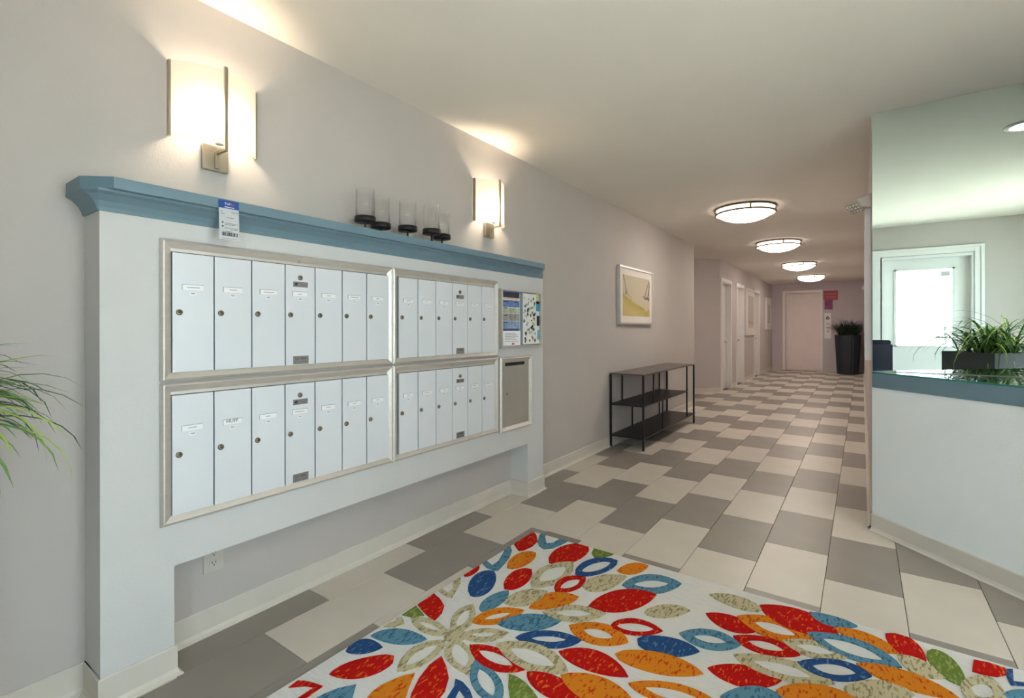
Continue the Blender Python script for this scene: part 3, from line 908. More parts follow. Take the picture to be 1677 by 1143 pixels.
# ------------------------------------------------------------------ corridor ceiling lights
def make_ceiling_light():
    s = empty('ceiling_light')
    R_ = 0.285
    prof = [(0.0, -0.150), (R_ * 0.25, -0.146), (R_ * 0.5, -0.134), (R_ * 0.75, -0.110), (R_ * 0.92, -0.082), (R_, -0.064), (0.0, -0.060)]
    G().lathe([(R_ - 0.004, -0.062), (R_ + 0.001, -0.062), (R_ + 0.001, -0.003), (R_ - 0.004, -0.003)], (0, 0, 0), 40, ring=True).obj('diffuser_band', M_BAND, s, True)
    G().lathe(prof, (0, 0, 0), 40).obj('dome', M_DOME, s, True)
    for z, nm in ((-0.010, 'upper_ring'), (-0.066, 'lower_ring')):
        G().tube([(0.302 * math.cos(a * math.pi / 24), 0.302 * math.sin(a * math.pi / 24), z) for a in range(48)], 0.0105, 6, True).obj(nm, M_RING, s, True)
    for k in range(4):
        a = math.radians(200 + 90 * k)
        G().box(-0.008, 0.004, -0.008, 0.008, -0.072, -0.004).obj('post', M_RING, s, loc=(0.306 * math.cos(a), 0.306 * math.sin(a), 0)).rotation_euler = (0, 0, a)
    return s
LY = [5.86, 8.47, 11.48, 14.35]
names = ['largest lit dome light on the corridor ceiling, nearest the mailboxes', 'second lit dome light along the corridor ceiling', 'third lit dome light along the corridor ceiling', 'farthest lit dome light, just before the elevator door']
l0 = make_ceiling_light()
for i, y in enumerate(LY):
    o = l0 if i == 0 else copy_tree(l0)
    o.location = (1.12, y, CEIL)
    tag(o, names[i], 'ceiling light', 'dome lights on the corridor ceiling')

# recessed downlight seen in the mirror
rd = empty('downlight', (3.035, 2.945, CEIL), 'round recessed downlight seen at the top right of the mirror', 'ceiling light')
G().lathe([(0.078, -0.001), (0.112, -0.001), (0.110, -0.006), (0.080, -0.010)], (0, 0, 0), 32, ring=True).obj('trim_ring', M_TRIMW, rd, True)
G().lathe([(0.0, -0.005), (0.082, -0.005), (0.082, -0.002), (0, -0.002)], (0, 0, 0), 32).obj('lens', M_CAN, rd)

rd_fill = copy_tree(rd); rd_fill.location = (3.85, 1.00, CEIL)  # extra lamp added out of view, warm fill for the floor and rug
tag(rd_fill, 'unseen recessed downlight added for warm fill, beside the right hand window', 'ceiling light', 'recessed downlights')
rd['group'] = 'recessed downlights'

# emergency light on the right wall
el = empty('emergency_light', (2.21, 3.90, 2.035), 'white emergency light with a tilted LED grid head at the corridor corner', 'emergency light')
g = G()
g.prism([(-0.001, 0.055), (-0.012, 0.045), (-0.035, 0.030), (-0.075, 0.024), (-0.052, -0.026), (-0.001, -0.034)], -0.06, 0.06, lambda a, b, c: (a, c, b), 0.003)
g.obj('housing', mat('emergency_housing', (198, 190, 182), 0.5, var=0.02, vscale=10), el)
hd = G().box(-0.012, 0.004, -0.055, 0.055, -0.035, 0.035, 0.003).obj('lamp_head', mat('emergency_head', (170, 162, 152), 0.5, var=0.02, vscale=10), el, loc=(-0.083, -0.01, -0.018))
hd.rotation_euler = (0, math.radians(-42), math.radians(38))
for i in range(4):
    for j in range(3):
        G().lathe([(0, -0.004), (0.006, -0.003), (0.007, 0.0), (0, 0)], (0, 0, 0), 10, 'X').obj('led', mat('led_lens', (236, 232, 224), 0.2, var=0.02, vscale=30), hd, True, (-0.012, -0.040 + i * 0.0265, -0.022 + j * 0.022))
ms = empty('motion_sensor', (2.205, 15.9, 2.30), 'tiny white sensor high on the right wall near the corridor end', 'sensor')
G().box(-0.04, 0.004, -0.03, 0.03, -0.05, 0.05, 0.006).obj('housing', M_PLASTIC, ms)
G().lathe([(0, -0.016), (0.014, -0.008), (0.017, 0), (0, 0)], (-0.04, 0, -0.01), 12, 'X').obj('lens', M_TRIMW, ms, True)

# ------------------------------------------------------------------ end wall signs and call panel
sg = empty('wall_sign', (1.437, EY, 2.172), 'red rectangular wall sign at the top right of the elevator door', 'sign')
G().box(-0.171, 0.171, -0.012, -0.001, -0.132, 0.132, 0.002).obj('board', mat('red_sign', (176, 66, 82), 0.5, var=0.05, vscale=6), sg)
for k, (z, a, b) in enumerate(((0.03, -0.13, 0.14), (-0.05, -0.10, 0.12))):
    x = a
    while x < b:
        w_ = rr.uniform(0.02, 0.05)
        G().box(x, min(b, x + w_), -0.0135, -0.012, z - 0.018, z + 0.018).obj('letter_block', mat('sign_lettering', (204, 106, 112), 0.5, var=0.05, vscale=10), sg); x += w_ + 0.012
sg = empty('wall_notice', (1.388, EY, 1.904), 'purple square notice below the red sign', 'sign')
G().box(-0.098, 0.098, -0.008, -0.001, -0.134, 0.134).obj('board', mat('purple_sign', (140, 62, 118), 0.5, var=0.08, vscale=10), sg)
G().lathe([(0.0, 0), (0.035, 0), (0.030, -0.003), (0, -0.003)], (-0.03, -0.008, 0.02), 14, 'Y').obj('emblem', mat('purple_emblem', (118, 48, 108), 0.5, var=0.05, vscale=10), sg)
cp = empty('call_panel', (1.368, EY, 1.304), 'white elevator call panel with dark symbols beside the tall planter', 'panel')
G().box(-0.080, 0.080, -0.014, -0.001, -0.364, 0.364, 0.003).obj('plate', mat('panel_white', (240, 238, 236), 0.35, var=0.01, vscale=8), cp)
G().lathe([(0.022, 0), (0.042, 0), (0.042, -0.002), (0.022, -0.002)], (0, -0.014, 0.215), 18, 'Y', ring=True).obj('symbol_ring', M_INKD, cp)
for dx in (-0.022, 0.0, 0.022):
    G().box(dx - 0.006, dx + 0.006, -0.0162, -0.0142, 0.215, 0.285 - abs(dx)).obj('symbol_finger', mat('symbol_brown', (92, 48, 40), 0.6, var=0.05, vscale=30), cp)
for z, w_, h_ in ((0.05, 0.04, 0.05), (-0.055, 0.042, 0.055), (-0.15, 0.024, 0.08)):
    G().box(-w_, w_, -0.0162, -0.014, z - h_ / 2, z + h_ / 2).obj('symbol_block', mat('symbol_grey', (150, 150, 154), 0.5, col2=(226, 226, 226), vscale=50), cp)

# ------------------------------------------------------------------ mirror and counter
mi = empty('wall_mirror_panel', (3.2, MIR_Y, 0.972), 'large frameless wall mirror above the glass-topped corner counter', 'mirror')
child(G().box(2.2135, 4.195, MIR_Y, MIR_Y + 0.005, 0.973, CEIL - 0.003).obj('mirror_glass', M_MIRROR), mi)
K = 2.2115 + MIR_Y          # front line of the half wall is x + y = K
def tri(off, x1=4.197):
    """triangle plan: front edge moved out by off towards the room"""
    o = off * math.sqrt(2)
    xt = 2.2105
    return [(xt, K - xt - o), (x1, K - x1 - o), (x1, MIR_Y - 0.001), (xt, MIR_Y - 0.001)]
cn = empty('corner_counter', (3.2, 3.2, 0), 'pale angled corner counter with blue edge band and glass top below the mirror', 'counter')
child(G().prism(tri(0.012), 0.0, 0.874).obj('half_wall', mat('counter_paint', (232, 237, 238), 0.55, var=0.02, vscale=3, bump=0.2, bscale=90)), cn)
child(G().prism(tri(0.018), 0.874, 0.960, bev=0.0015).obj('edge_band', M_BLUE), cn)
child(G().prism(tri(0.021), 0.9602, 0.9698).obj('glass_top', M_CTGLASS), cn)
p0, p1 = tri(0.0215)[0], tri(0.0215)[1]
child(G().prism([p0, p1, (p1[0] + 0.0006, p1[1] + 0.0006), (p0[0] + 0.0006, p0[1] + 0.0006)], 0.9603, 0.9697).obj('glass_edge', M_GEDGE), cn)
q0, q1 = tri(0.012)[0], tri(0.012)[1]
child(cove('b', [(q1[0] - 0.03, q1[1] + 0.03), (q0[0], q0[1])]).obj('base_trim', M_COVE), cn)
PETALS = [
 ('P','R',[(0.565,0.921),(0.56,0.957),(0.583,0.972),(0.617,0.984),(0.656,0.993),(0.659,0.928),(0.636,0.913),(0.636,0.972),(0.606,0.958)]),
 ('P','T',[(0.686,0.948),(0.692,0.977),(0.707,1.017),(0.742,1.064),(0.778,1.024),(0.807,0.98),(0.783,0.932),(0.728,0.907)]),
 ('F','B',[(0.563,1.151),(0.659,1.248),(0.558,1.237),(0.628,1.179)],0.3,0),
 ('F','R',[(0.622,1.04),(0.734,1.239),(0.639,1.147),(0.744,1.115)],0.1,1),
 ('P','O',[(0.866,1.22),(0.841,1.186),(0.825,1.145),(0.814,1.108),(0.815,1.072),(0.828,1.032),(0.856,1.001),(0.904,1.027),(0.928,1.073),(0.928,1.119),(0.902,1.157),(0.882,1.191)]),
 ('F','R',[(0.559,1.837),(0.547,1.968),(0.531,1.901),(0.581,1.899)],0.6,0.6),
 ('P','T',[(0.542,1.998),(0.552,2.029),(0.603,2.007),(0.6,2.062),(0.571,2.138),(0.54,2.205),(0.549,2.245),(0.589,2.201),(0.625,2.127),(0.651,2.03),(0.66,1.982),(0.639,1.967),(0.592,1.971)]),
 ('F','B',[(0.698,1.721),(0.65,1.964),(0.597,1.863),(0.743,1.816)],0.5,0.6),
 ('P','K',[(0.55,1.666),(0.547,1.691),(0.596,1.68),(0.59,1.722),(0.547,1.768),(0.548,1.824),(0.579,1.791),(0.611,1.728),(0.64,1.658),(0.618,1.651),(0.578,1.659)]),
 ('P','R',[(0.554,1.529),(0.549,1.638),(0.602,1.622),(0.656,1.593),(0.688,1.544),(0.699,1.491),(0.675,1.489),(0.612,1.506)]),
 ('P','G',[(0.558,1.436),(0.554,1.521),(0.591,1.507),(0.638,1.489),(0.601,1.448)]),
 ('F','T',[(0.818,1.651),(0.815,1.857),(0.771,1.746),(0.853,1.753)],0.6,0.4),
 ('P','K',[(0.56,1.33),(0.557,1.362),(0.57,1.392),(0.556,1.407),(0.569,1.427),(0.617,1.398),(0.599,1.361)]),
 ('R','K',[(0.814,1.47),(0.754,1.676),(0.733,1.573),(0.845,1.559)],0,0,0.6,0.42),
 ('R','K',[(0.852,1.477),(1.004,1.601),(0.903,1.565),(0.956,1.493)],0,0,0.52,0.33),
 ('R','K',[(0.847,1.449),(1.027,1.323),(0.886,1.351),(0.971,1.417)],0,0,0.66,0.55),
 ('R','K',[(0.831,1.419),(0.807,1.187),(0.756,1.317),(0.864,1.288)],0,0,0.64,0.45),
 ('R','K',[(0.814,1.457),(0.604,1.441),(0.693,1.487),(0.73,1.404)],0,0,0.6,0.33),
 ('P','K',[(0.784,1.455),(0.799,1.512),(0.854,1.505),(0.886,1.463),(0.861,1.433),(0.824,1.413)]),
 ('F','T',[(0.565,1.265),(0.761,1.381),(0.619,1.361),(0.702,1.298)],0,0),
 ('P','R',[(0.88,1.34),(0.877,1.279),(0.898,1.207),(0.929,1.144),(0.963,1.098),(1.006,1.079),(1.028,1.107),(1.024,1.163),(1.013,1.217),(0.981,1.271),(0.934,1.309)]),
 ('P','B',[(1.003,1.281),(1.034,1.284),(1.08,1.269),(1.109,1.248),(1.131,1.217),(1.114,1.205),(1.089,1.234),(1.049,1.25),(1.062,1.215),(1.079,1.181),(1.062,1.168),(1.04,1.199),(1.025,1.249)]),
 ('R','T',[(0.997,1.397),(1.194,1.27),(1.067,1.293),(1.138,1.367)],0,0,0.6,0.48),
 ('R','R',[(0.923,1.45),(1.175,1.459),(1.046,1.501),(1.057,1.388)],0,0,0.62,0.45),
 ('R','O',[(0.835,1.566),(0.964,1.767),(0.848,1.696),(0.938,1.635)],0.1,0,0.52,0.33),
 ('F','T',[(0.929,1.619),(1.134,1.795),(0.991,1.751),(1.069,1.664)],0,0),
 ('R','B',[(1.042,1.59),(1.263,1.728),(1.123,1.702),(1.19,1.616)],0.3,0,0.55,0.36),
 ('R','K',[(1.0,1.517),(1.305,1.543),(1.151,1.608),(1.174,1.461)],0,0,0.62,0.48),
 ('F','R',[(1.224,1.616),(1.492,1.64),(1.346,1.705),(1.351,1.586)],0,0),
 ('F','R',[(1.187,1.454),(1.434,1.428),(1.312,1.495),(1.289,1.397)],0,0),
 ('P','G',[(1.141,1.409),(1.172,1.413),(1.214,1.407),(1.256,1.389),(1.287,1.371),(1.321,1.331),(1.297,1.302),(1.249,1.297),(1.209,1.32),(1.174,1.359)]),
 ('F','O',[(1.292,1.511),(1.56,1.53),(1.425,1.585),(1.431,1.452)],0,0),
 ('R','O',[(1.176,1.783),(1.419,1.82),(1.3,1.878),(1.3,1.729)],0,0,0.5,0.4),
 ('R','R',[(1.316,1.882),(1.504,1.969),(1.38,1.985),(1.416,1.874)],0.4,0,0.74,0.52),
 ('R','K',[(1.038,1.799),(1.264,1.948),(1.113,1.921),(1.183,1.815)],0,0,0.58,0.42),
 ('F','O',[(0.972,1.792),(1.108,1.998),(0.982,1.948),(1.075,1.87)],0,0),
 ('F','K',[(0.858,1.761),(0.968,1.957),(0.866,1.894),(0.957,1.811)],0,0),
 ('F','R',[(0.789,1.858),(0.794,2.087),(0.73,2.005),(0.846,1.945)],0.5,0.4),
 ('F','O',[(0.681,2.029),(0.712,2.256),(0.637,2.184),(0.744,2.112)],0.5,0.5),
 ('P','R',[(0.543,2.281),(0.541,2.489),(0.591,2.449),(0.641,2.384),(0.651,2.31),(0.639,2.243),(0.619,2.222)]),
 ('P','T',[(0.597,2.506),(0.618,2.52),(0.645,2.458),(0.698,2.39),(0.723,2.414),(0.729,2.481),(0.781,2.49),(0.774,2.423),(0.756,2.358),(0.721,2.32),(0.677,2.341),(0.641,2.384),(0.605,2.459)]),
 ('F','R',[(0.827,2.2),(0.903,2.501),(0.787,2.4),(0.934,2.305)],0.4,0.9),
 ('R','K',[(0.887,1.946),(0.927,2.282),(0.824,2.125),(0.978,2.087)],0,0,0.6,0.58),
 ('R','R',[(0.999,1.974),(1.053,2.176),(0.964,2.103),(1.071,2.057)],0.5,0,0.62,0.5),
 ('R','B',[(0.999,2.169),(1.111,2.429),(0.985,2.352),(1.101,2.262)],0.5,0.5,0.68,0.5),
 ('P','G',[(0.943,2.496),(1.001,2.498),(1.068,2.495),(1.05,2.446),(1.021,2.401),(0.993,2.393),(0.961,2.426)]),
 ('F','K',[(1.081,2.088),(1.217,2.302),(1.1,2.225),(1.177,2.109)],0,0),
 ('F','O',[(1.152,2.324),(1.263,2.47),(1.183,2.443),(1.236,2.345)],0,0),
 ('R','T',[(1.227,2.21),(1.456,2.386),(1.298,2.382),(1.375,2.219)],0,0,0.6,0.4),
 ('F','R',[(1.178,1.954),(1.392,2.22),(1.235,2.159),(1.326,2.013)],0,0),
 ('F','K',[(1.395,2.052),(1.553,2.181),(1.455,2.166),(1.483,2.064)],0.4,0),
 ('F','B',[(1.439,1.86),(1.659,1.924),(1.543,1.943),(1.549,1.82)],1,0),
 ('F','O',[(1.404,1.726),(1.702,1.807),(1.546,1.831),(1.555,1.71)],0.8,0),
 ('R','O',[(1.503,1.609),(1.795,1.677),(1.656,1.707),(1.638,1.592)],0,0,0.65,0.5),
 ('F','R',[(1.707,1.846),(1.934,1.934),(1.812,1.938),(1.836,1.823)],0,0),
 ('F','T',[(1.776,1.727),(1.951,1.838),(1.858,1.843),(1.876,1.722)],0,0),
 ('R','T',[(1.562,1.991),(1.778,2.054),(1.665,2.09),(1.683,1.957)],0,0,0.55,0.4),
 ('F','K',[(1.587,2.362),(1.805,2.364),(1.702,2.422),(1.715,2.317)],0,0.6),
 ('F','R',[(1.614,2.196),(1.813,2.185),(1.719,2.242),(1.717,2.127)],0,0),
 ('R','O',[(1.727,2.252),(2.008,2.241),(1.884,2.332),(1.86,2.168)],0,0,0.55,0.45),
 ('F','R',[(1.791,2.4),(2.088,2.345),(1.963,2.457),(1.92,2.275)],0,0),
 ('F','T',[(1.974,2.464),(2.145,2.46),(2.07,2.486),(2.045,2.393)],0,0),
 ('F','O',[(2.068,2.392),(2.278,2.351),(2.179,2.425),(2.171,2.319)],0,0),
 ('R','R',[(1.742,2.096),(1.972,2.119),(1.868,2.165),(1.849,2.046)],0,0,0.55,0.5),
 ('R','K',[(1.906,2.176),(2.121,2.211),(2.019,2.249),(2.006,2.129)],0,0,0.6,0.5),
 ('R','T',[(1.978,2.291),(2.277,2.253),(2.155,2.353),(2.105,2.203)],0,0,0.65,0.55),
 ('R','K',[(1.767,1.978),(2.084,2.016),(1.942,2.063),(1.909,1.926)],0,0,0.6,0.5),
 ('R','B',[(1.965,2.066),(2.188,2.136),(2.089,2.167),(2.07,2.031)],0,0,0.6,0.55),
 ('F','O',[(1.923,1.866),(2.183,1.962),(2.041,1.98),(2.02,1.847)],0,0),
 ('F','K',[(2.107,2.012),(2.302,2.107),(2.211,2.127),(2.183,1.984)],0,0),
 ('F','O',[(2.142,2.184),(2.422,2.173),(2.294,2.237),(2.27,2.128)],0,0),
 ('F','R',[(2.235,2.463),(2.352,2.336),(2.321,2.474),(2.271,2.346)],0,0),
 ('F','K',[(2.266,2.329),(2.4,2.275),(2.342,2.342),(2.311,2.241)],0,0),
 ('F','G',[(2.359,2.418),(2.452,2.262),(2.429,2.422),(2.382,2.291)],0.9,0),
 ('P','R',[(2.494,2.456),(2.535,2.466),(2.578,2.46),(2.574,2.421),(2.544,2.386),(2.506,2.373),(2.479,2.375)]),
 ('P','B',[(2.58,2.455),(2.599,2.469),(2.586,2.385),(2.614,2.398),(2.632,2.395),(2.61,2.379),(2.575,2.36),(2.573,2.404)]),
 ('R','K',[(2.437,2.273),(2.546,2.245),(2.522,2.367),(2.457,2.177)],0,0,0.5,0.5),
 ('F','T',[(2.54,2.277),(2.634,2.359),(2.585,2.337),(2.581,2.291)],0,0),
]

# ------------------------------------------------------------------ rug
RX0, RX1, RY0, RY1 = 0.545, 2.765, 0.36, 2.490
rug = empty('area_rug', (1.655, 1.425, 0), 'white area rug with a multicoloured leaf pattern on the tiled floor', 'rug')
M_RUG = mat('rug_pile', (226, 225, 222), 0.95, col2=(206, 206, 206), vscale=22, stretch=(1.0, 14.0, 1.0), bump=0.5, bscale=200, contrast=(0.45, 0.8), spec=0.1)
g = G().box(RX0, RX1, RY0, RY1, 0.001, 0.010, 0.003)
child(g.obj('pile_field', M_RUG), rug)
def rug_mat(name, a, b, lo=0.52, hi=0.60):
    return mat(name, a, 0.95, col2=b, vscale=46, stretch=(2.4, 0.8, 1.0), bump=0.6, bscale=220, contrast=(lo, hi), spec=0.1, detail=7)
PM = {'R': rug_mat('rug_red', (178, 18, 14), (214, 96, 34), 0.58, 0.64), 'O': rug_mat('rug_orange', (206, 124, 30), (182, 66, 20), 0.56, 0.62),
      'B': rug_mat('rug_navy', (40, 74, 124), (92, 124, 158), 0.56, 0.66), 'T': rug_mat('rug_teal', (92, 136, 158), (52, 96, 124), 0.52, 0.62),
      'K': rug_mat('rug_khaki', (190, 180, 148), (138, 130, 98), 0.52, 0.60), 'G': rug_mat('rug_green', (104, 124, 54), (146, 156, 92), 0.52, 0.64)}
def clip(poly):
    for f in ((lambda p: p[0] - (RX0 + 0.004)), (lambda p: (RX1 - 0.004) - p[0]), (lambda p: p[1] - (RY0 + 0.004)), (lambda p: (RY1 - 0.004) - p[1])):
        out = []
        for i, p in enumerate(poly):
            q = poly[(i + 1) % len(poly)]
            a, b = f(p), f(q)
            if a >= 0: out.append(p)
            if (a >= 0) != (b >= 0):
                k = a / (a - b); out.append((p[0] + (q[0] - p[0]) * k, p[1] + (q[1] - p[1]) * k))
        poly = out
        if len(poly) < 3:
            return []
    return poly
def profile(t, ra, rb):
    s_ = 4 * t * (1 - t); r_ = math.sqrt(max(0, s_))
    # mid-shape slightly fuller than a parabola
    base_ = s_ ** 0.85
    return (1 - t) * (base_ + (r_ - base_) * ra) + t * (base_ + (r_ - base_) * rb)
def leaf_sides(A, B, C, D, ra, rb, n=14):
    A, B, C, D = (Vector(v) for v in (A, B, C, D))
    mid = (A + B) / 2
    oc, od = C - mid, D - mid
    L_, R_ = [], []
    for i in range(n + 1):
        t = i / n
        c = A + (B - A) * t; w_ = profile(t, ra, rb)
        L_.append(c + oc * w_); R_.append(c + od * w_)
    return L_, R_
PCOUNT = [0]
def petal(spec):
    kind, col = spec[0], spec[1]
    polys = []
    if kind == 'P':
        # soften the traced outline
        pts = [Vector(p) for p in spec[2]]
        polys = [[tuple(p) for p in pts]]
    else:
        A, B, C, D = spec[2]
        L_, R_ = leaf_sides(A, B, C, D, spec[3], spec[4])
        if kind == 'F':
            for i in range(len(L_) - 1):
                polys.append([tuple(L_[i]), tuple(L_[i + 1]), tuple(R_[i + 1]), tuple(R_[i])])
        else:
            hl, hw = spec[5], spec[6]
            a, b, c, d = (Vector(v) for v in (A, B, C, D))
            m_ = (a + b) / 2
            m2 = (a + b + c + d) / 4
            A2, B2 = m2 + (a - m_) * hl, m2 + (b - m_) * hl
            C2, D2 = m2 + (c - (c + d) / 2) * hw, m2 + (d - (c + d) / 2) * hw
            l2, r2 = leaf_sides(A2, B2, C2, D2, spec[3], spec[4])
            for O, I in ((L_, l2), (R_, r2)):
                for i in range(len(O) - 1):
                    polys.append([tuple(O[i]), tuple(O[i + 1]), tuple(I[i + 1]), tuple(I[i])])
    bm = bmesh.new()
    z = 0.0128 + 0.00004 * PCOUNT[0]
    vm = {}
    for p in polys:
        p = clip(p)
        q = []
        for v in p:
            k = (round(v[0], 5), round(v[1], 5))
            if k not in vm:
                vm[k] = bm.verts.new((k[0], k[1], z))
            if vm[k] not in q: q.append(vm[k])
        if len(q) >= 3:
            try:
                bm.faces.new(q)
            except ValueError:
                pass
    if not bm.faces:
        bm.free(); return None
    be = [e for e in bm.edges if e.is_boundary]
    ex = bmesh.ops.extrude_edge_only(bm, edges=be)
    for v in (x for x in ex['geom'] if isinstance(x, bmesh.types.BMVert)):
        v.co.z = 0.0098
    bmesh.ops.triangulate(bm, faces=[f for f in bm.faces if len(f.verts) > 4])
    PCOUNT[0] += 1
    me = mesh_of(bm)
    me.materials.append(PM[col])
    o = link('petal', me, None)
    return child(o, rug)
for sp_ in PETALS:
    petal(sp_)
# the same leaf pattern goes on over the rest of the rug
rp_ = random.Random(11)
placed = []
for k in range(900):
    x, y = rp_.uniform(RX0 + 0.08, RX1 - 0.08), rp_.uniform(RY0 + 0.08, RY1 - 0.10)
    lim = 0.865 + (x - 0.54) * 0.708
    if y > lim - 0.17 or any(math.hypot(x - a, y - b) < 0.17 for a, b in placed):
        continue
    placed.append((x, y))
    an = math.atan2(y - 0.7, x - 1.7) + rp_.uniform(-0.4, 0.4)
    L2, W2 = rp_.uniform(0.06, 0.10), rp_.uniform(0.028, 0.042)
    u = Vector((math.cos(an), math.sin(an))); v = Vector((-u.y, u.x)); c = Vector((x, y))
    q = [tuple(c - u * L2), tuple(c + u * L2), tuple(c + v * W2), tuple(c - v * W2)]
    co = rp_.choice('ROBTKGRO')
    petal(('F', co, q, 0, 0.2) if rp_.random() < 0.55 else ('R', co, q, 0, 0, 0.58, 0.45))
gp = G().box(0.60, 0.83, 2.492, 2.560, 0.001, 0.003)
tag(gp.obj('rug_gripper', mat('gripper_grey', (132, 126, 118), 0.8, var=0.05, vscale=20)), 'thin grey gripper strip sticking out behind the rug corner', 'rug pad')

# ------------------------------------------------------------------ plants
def blade(root, az, length, lift, droop, width, seg=7):
    """one arching grass blade as a mesh (V section)"""
    g = G()
    p = Vector(root); el = lift
    pts = [p.copy()]
    d = Vector((math.cos(az), math.sin(az), 0))
    for i in range(seg):
        p = p + (d * math.cos(el) + Vector((0, 0, 1)) * math.sin(el)) * (length / seg)
        el -= droop / seg * (0.6 + 0.8 * i / seg)
        pts.append(p.copy())
    side = Vector((-d.y, d.x, 0))
    rows = []
    for i, q in enumerate(pts):
        t = i / seg
        w_ = width * (0.55 + 0.9 * t) * (1 - t) ** 0.75 + 0.0004
        rows.append([tuple(q + side * w_ + Vector((0, 0, w_ * 0.35))), tuple(q), tuple(q - side * w_ + Vector((0, 0, w_ * 0.35)))])
    return g.quads(rows)

# potted grass at the left edge of the picture (its pot stands just outside the frame)
pr = random.Random(5)
pg = empty('potted_grass', (0.33, 0.05, 0), 'arching green grass plant at the left edge, beside the near end of the mailboxes', 'plant')
g = G().lathe([(0.0, 0.80), (0.10, 0.80), (0.15, 0.94), (0.152, 1.01), (0.135, 1.01), (0.133, 0.97), (0.0, 0.97)], (0.33, 0.05, 0), 24)
child(g.obj('planter_pot', M_CHAR, smooth=True), pg)
for k in range(3):
    a_ = math.radians(30 + 120 * k)
    child(G().tube([(0.33 + 0.14 * math.cos(a_), 0.05 + 0.14 * math.sin(a_), 0.0), (0.33 + 0.095 * math.cos(a_), 0.05 + 0.095 * math.sin(a_), 0.815)], 0.008, 8).obj('stand_leg', M_BLACK, smooth=True), pg)
child(G().lathe([(0, 0.972), (0.132, 0.972), (0.132, 0.98), (0, 0.986)], (0.33, 0.05, 0), 16).obj('soil', M_SOIL), pg)
for k in range(165):
    az = pr.uniform(0, 2 * math.pi)
    if k < 105:
        az = math.radians(80) + pr.uniform(-1.1, 0.9)
    rt = (0.33 + pr.uniform(-0.09, 0.09), 0.05 + pr.uniform(-0.09, 0.09), 0.98)
    ln = pr.uniform(0.24, 0.42)
    m = pr.choice((M_LEAFD, M_LEAFM, M_LEAFM, M_LEAFL, M_LEAFD))
    b_ = blade(rt, az, ln, pr.uniform(0.35, 1.3), pr.uniform(1.2, 2.8), pr.uniform(0.007, 0.015), 8)
    for v in b_.bm.verts:
        v.co.x = max(v.co.x, 0.006)
    child(b_.obj('leaf', m), pg)

# square planter, seen in the mirror
pp = empty('square_planter', (3.10, 1.42, 0), 'tall charcoal square planter full of spiky grass, seen in the mirror', 'plant')
pp.rotation_euler = (0, 0, math.radians(50))
g = G()
hs, PH = 0.235, 1.02
for b in ((-hs, hs, -hs, -hs + 0.015), (-hs, hs, hs - 0.015, hs), (-hs, -hs + 0.015, -hs + 0.015, hs - 0.015), (hs - 0.015, hs, -hs + 0.015, hs - 0.015)):
    g.box(b[0], b[1], b[2], b[3], 0.0, PH)
g.box(-hs + 0.015, hs - 0.015, -hs + 0.015, hs - 0.015, 0.0, 0.02)
g.obj('planter_box', M_CHAR, pp)
G().box(-hs + 0.016, hs - 0.016, -hs + 0.016, hs - 0.016, 0.90, 0.985).obj('soil', M_SOIL, pp)
for k in range(190):
    az = pr.uniform(0, 2 * math.pi)
    rt = (pr.uniform(-0.15, 0.15), pr.uniform(-0.15, 0.15), 0.985)
    m = pr.choice((M_LEAFD, M_LEAFM, M_LEAFD, M_LEAFM, M_LEAFL))
    blade(rt, az, pr.uniform(0.42, 0.72), pr.uniform(0.6, 1.4), pr.uniform(1.7, 3.2), pr.uniform(0.008, 0.014), 7).obj('leaf', m, pp)
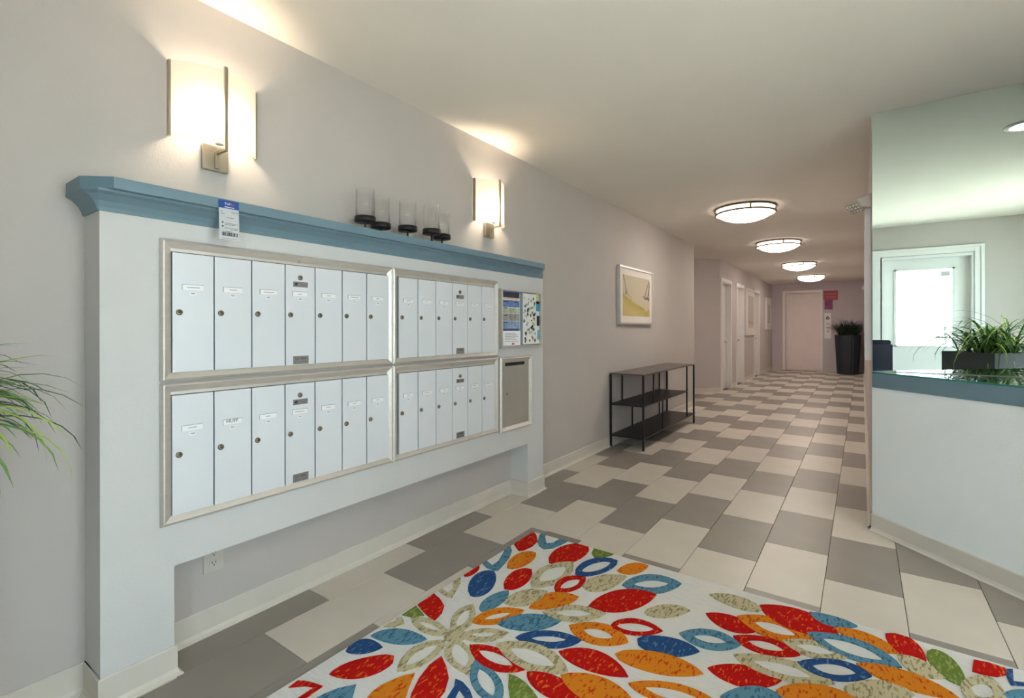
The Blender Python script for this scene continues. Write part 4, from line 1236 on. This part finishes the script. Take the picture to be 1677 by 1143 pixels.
# tall tapered planter at the corridor end
tp = empty('tapered_planter', (1.845, 16.06, 0), 'tall dark tapered planter with bushy foliage at the corridor end', 'plant')
g = G().lathe([(0.0, 0.0), (0.245, 0.0), (0.262, 0.02), (0.315, 0.99), (0.318, 1.05), (0.295, 1.05), (0.29, 1.0), (0.0, 1.0)], (0, 0, 0), 8, start=math.pi / 8)
bmesh.ops.bevel(g.bm, geom=[e for e in g.bm.edges if abs(e.verts[0].co.z - e.verts[1].co.z) > 0.5], offset=0.03, segments=3, affect='EDGES')
g.obj('planter_pot', M_NAVYP, tp)
G().lathe([(0, 1.0), (0.289, 1.0), (0.289, 1.01), (0, 1.02)], (0, 0, 0), 16).obj('soil', M_SOIL, tp)
M_LEAFX = mat('leaf_deep_green', (44, 62, 50), 0.5, var=0.3, vscale=14)  # deep grey-green of the planter foliage, tone varies at random
bmF = bmesh.new()
for k in range(420):
    az = pr.uniform(0, 2 * math.pi)
    r_ = 0.22 * math.sqrt(pr.random())
    a2 = pr.uniform(0, 6.283)
    b_ = blade((r_ * math.cos(a2), r_ * math.sin(a2), 1.0), az, pr.uniform(0.38, 0.66), pr.uniform(0.9, 1.5), pr.uniform(1.2, 2.8), pr.uniform(0.008, 0.015), 4)
    tmp = bpy.data.meshes.new('t'); b_.bm.to_mesh(tmp); b_.bm.free()
    bmF.from_mesh(tmp); bpy.data.meshes.remove(tmp)
for v in bmF.verts:
    v.co.x = max(-0.44, min(0.345, v.co.x)); v.co.y = max(-0.5, min(0.50, v.co.y)); v.co.z = max(0.86, v.co.z)
o = link('foliage', mesh_of(bmF), M_LEAFX, tp); o['kind'] = 'stuff'

# navy leaflet stand, seen at the left edge of the mirror
nc = empty('leaflet_stand', (2.338, 0.215, 0), 'dark navy leaflet stand seen at the left edge of the mirror', 'stand')
g = G().prism([(-0.105, 0.64), (0.098, 0.64), (0.098, 1.075), (0.092, 1.088), (0.080, 1.094), (-0.105, 1.094)], 0.0, 0.02, lambda a, b, c: (a, c, b))
g.obj('back_panel', M_NAVY, nc)
G().box(-0.112, 0.112, 0.020, 0.085, 0.62, 1.044, 0.004).obj('leaflet_pocket', M_NAVY, nc)
G().tube([(0, 0.03, 0.02), (0, 0.03, 0.63)], 0.016, 12).obj('pole', M_BLACK, nc, True)
G().lathe([(0, 0.0), (0.11, 0.0), (0.11, 0.012), (0.03, 0.022), (0, 0.022)], (0, 0.03, 0), 24).obj('base_plate', M_BLACK, nc, True)
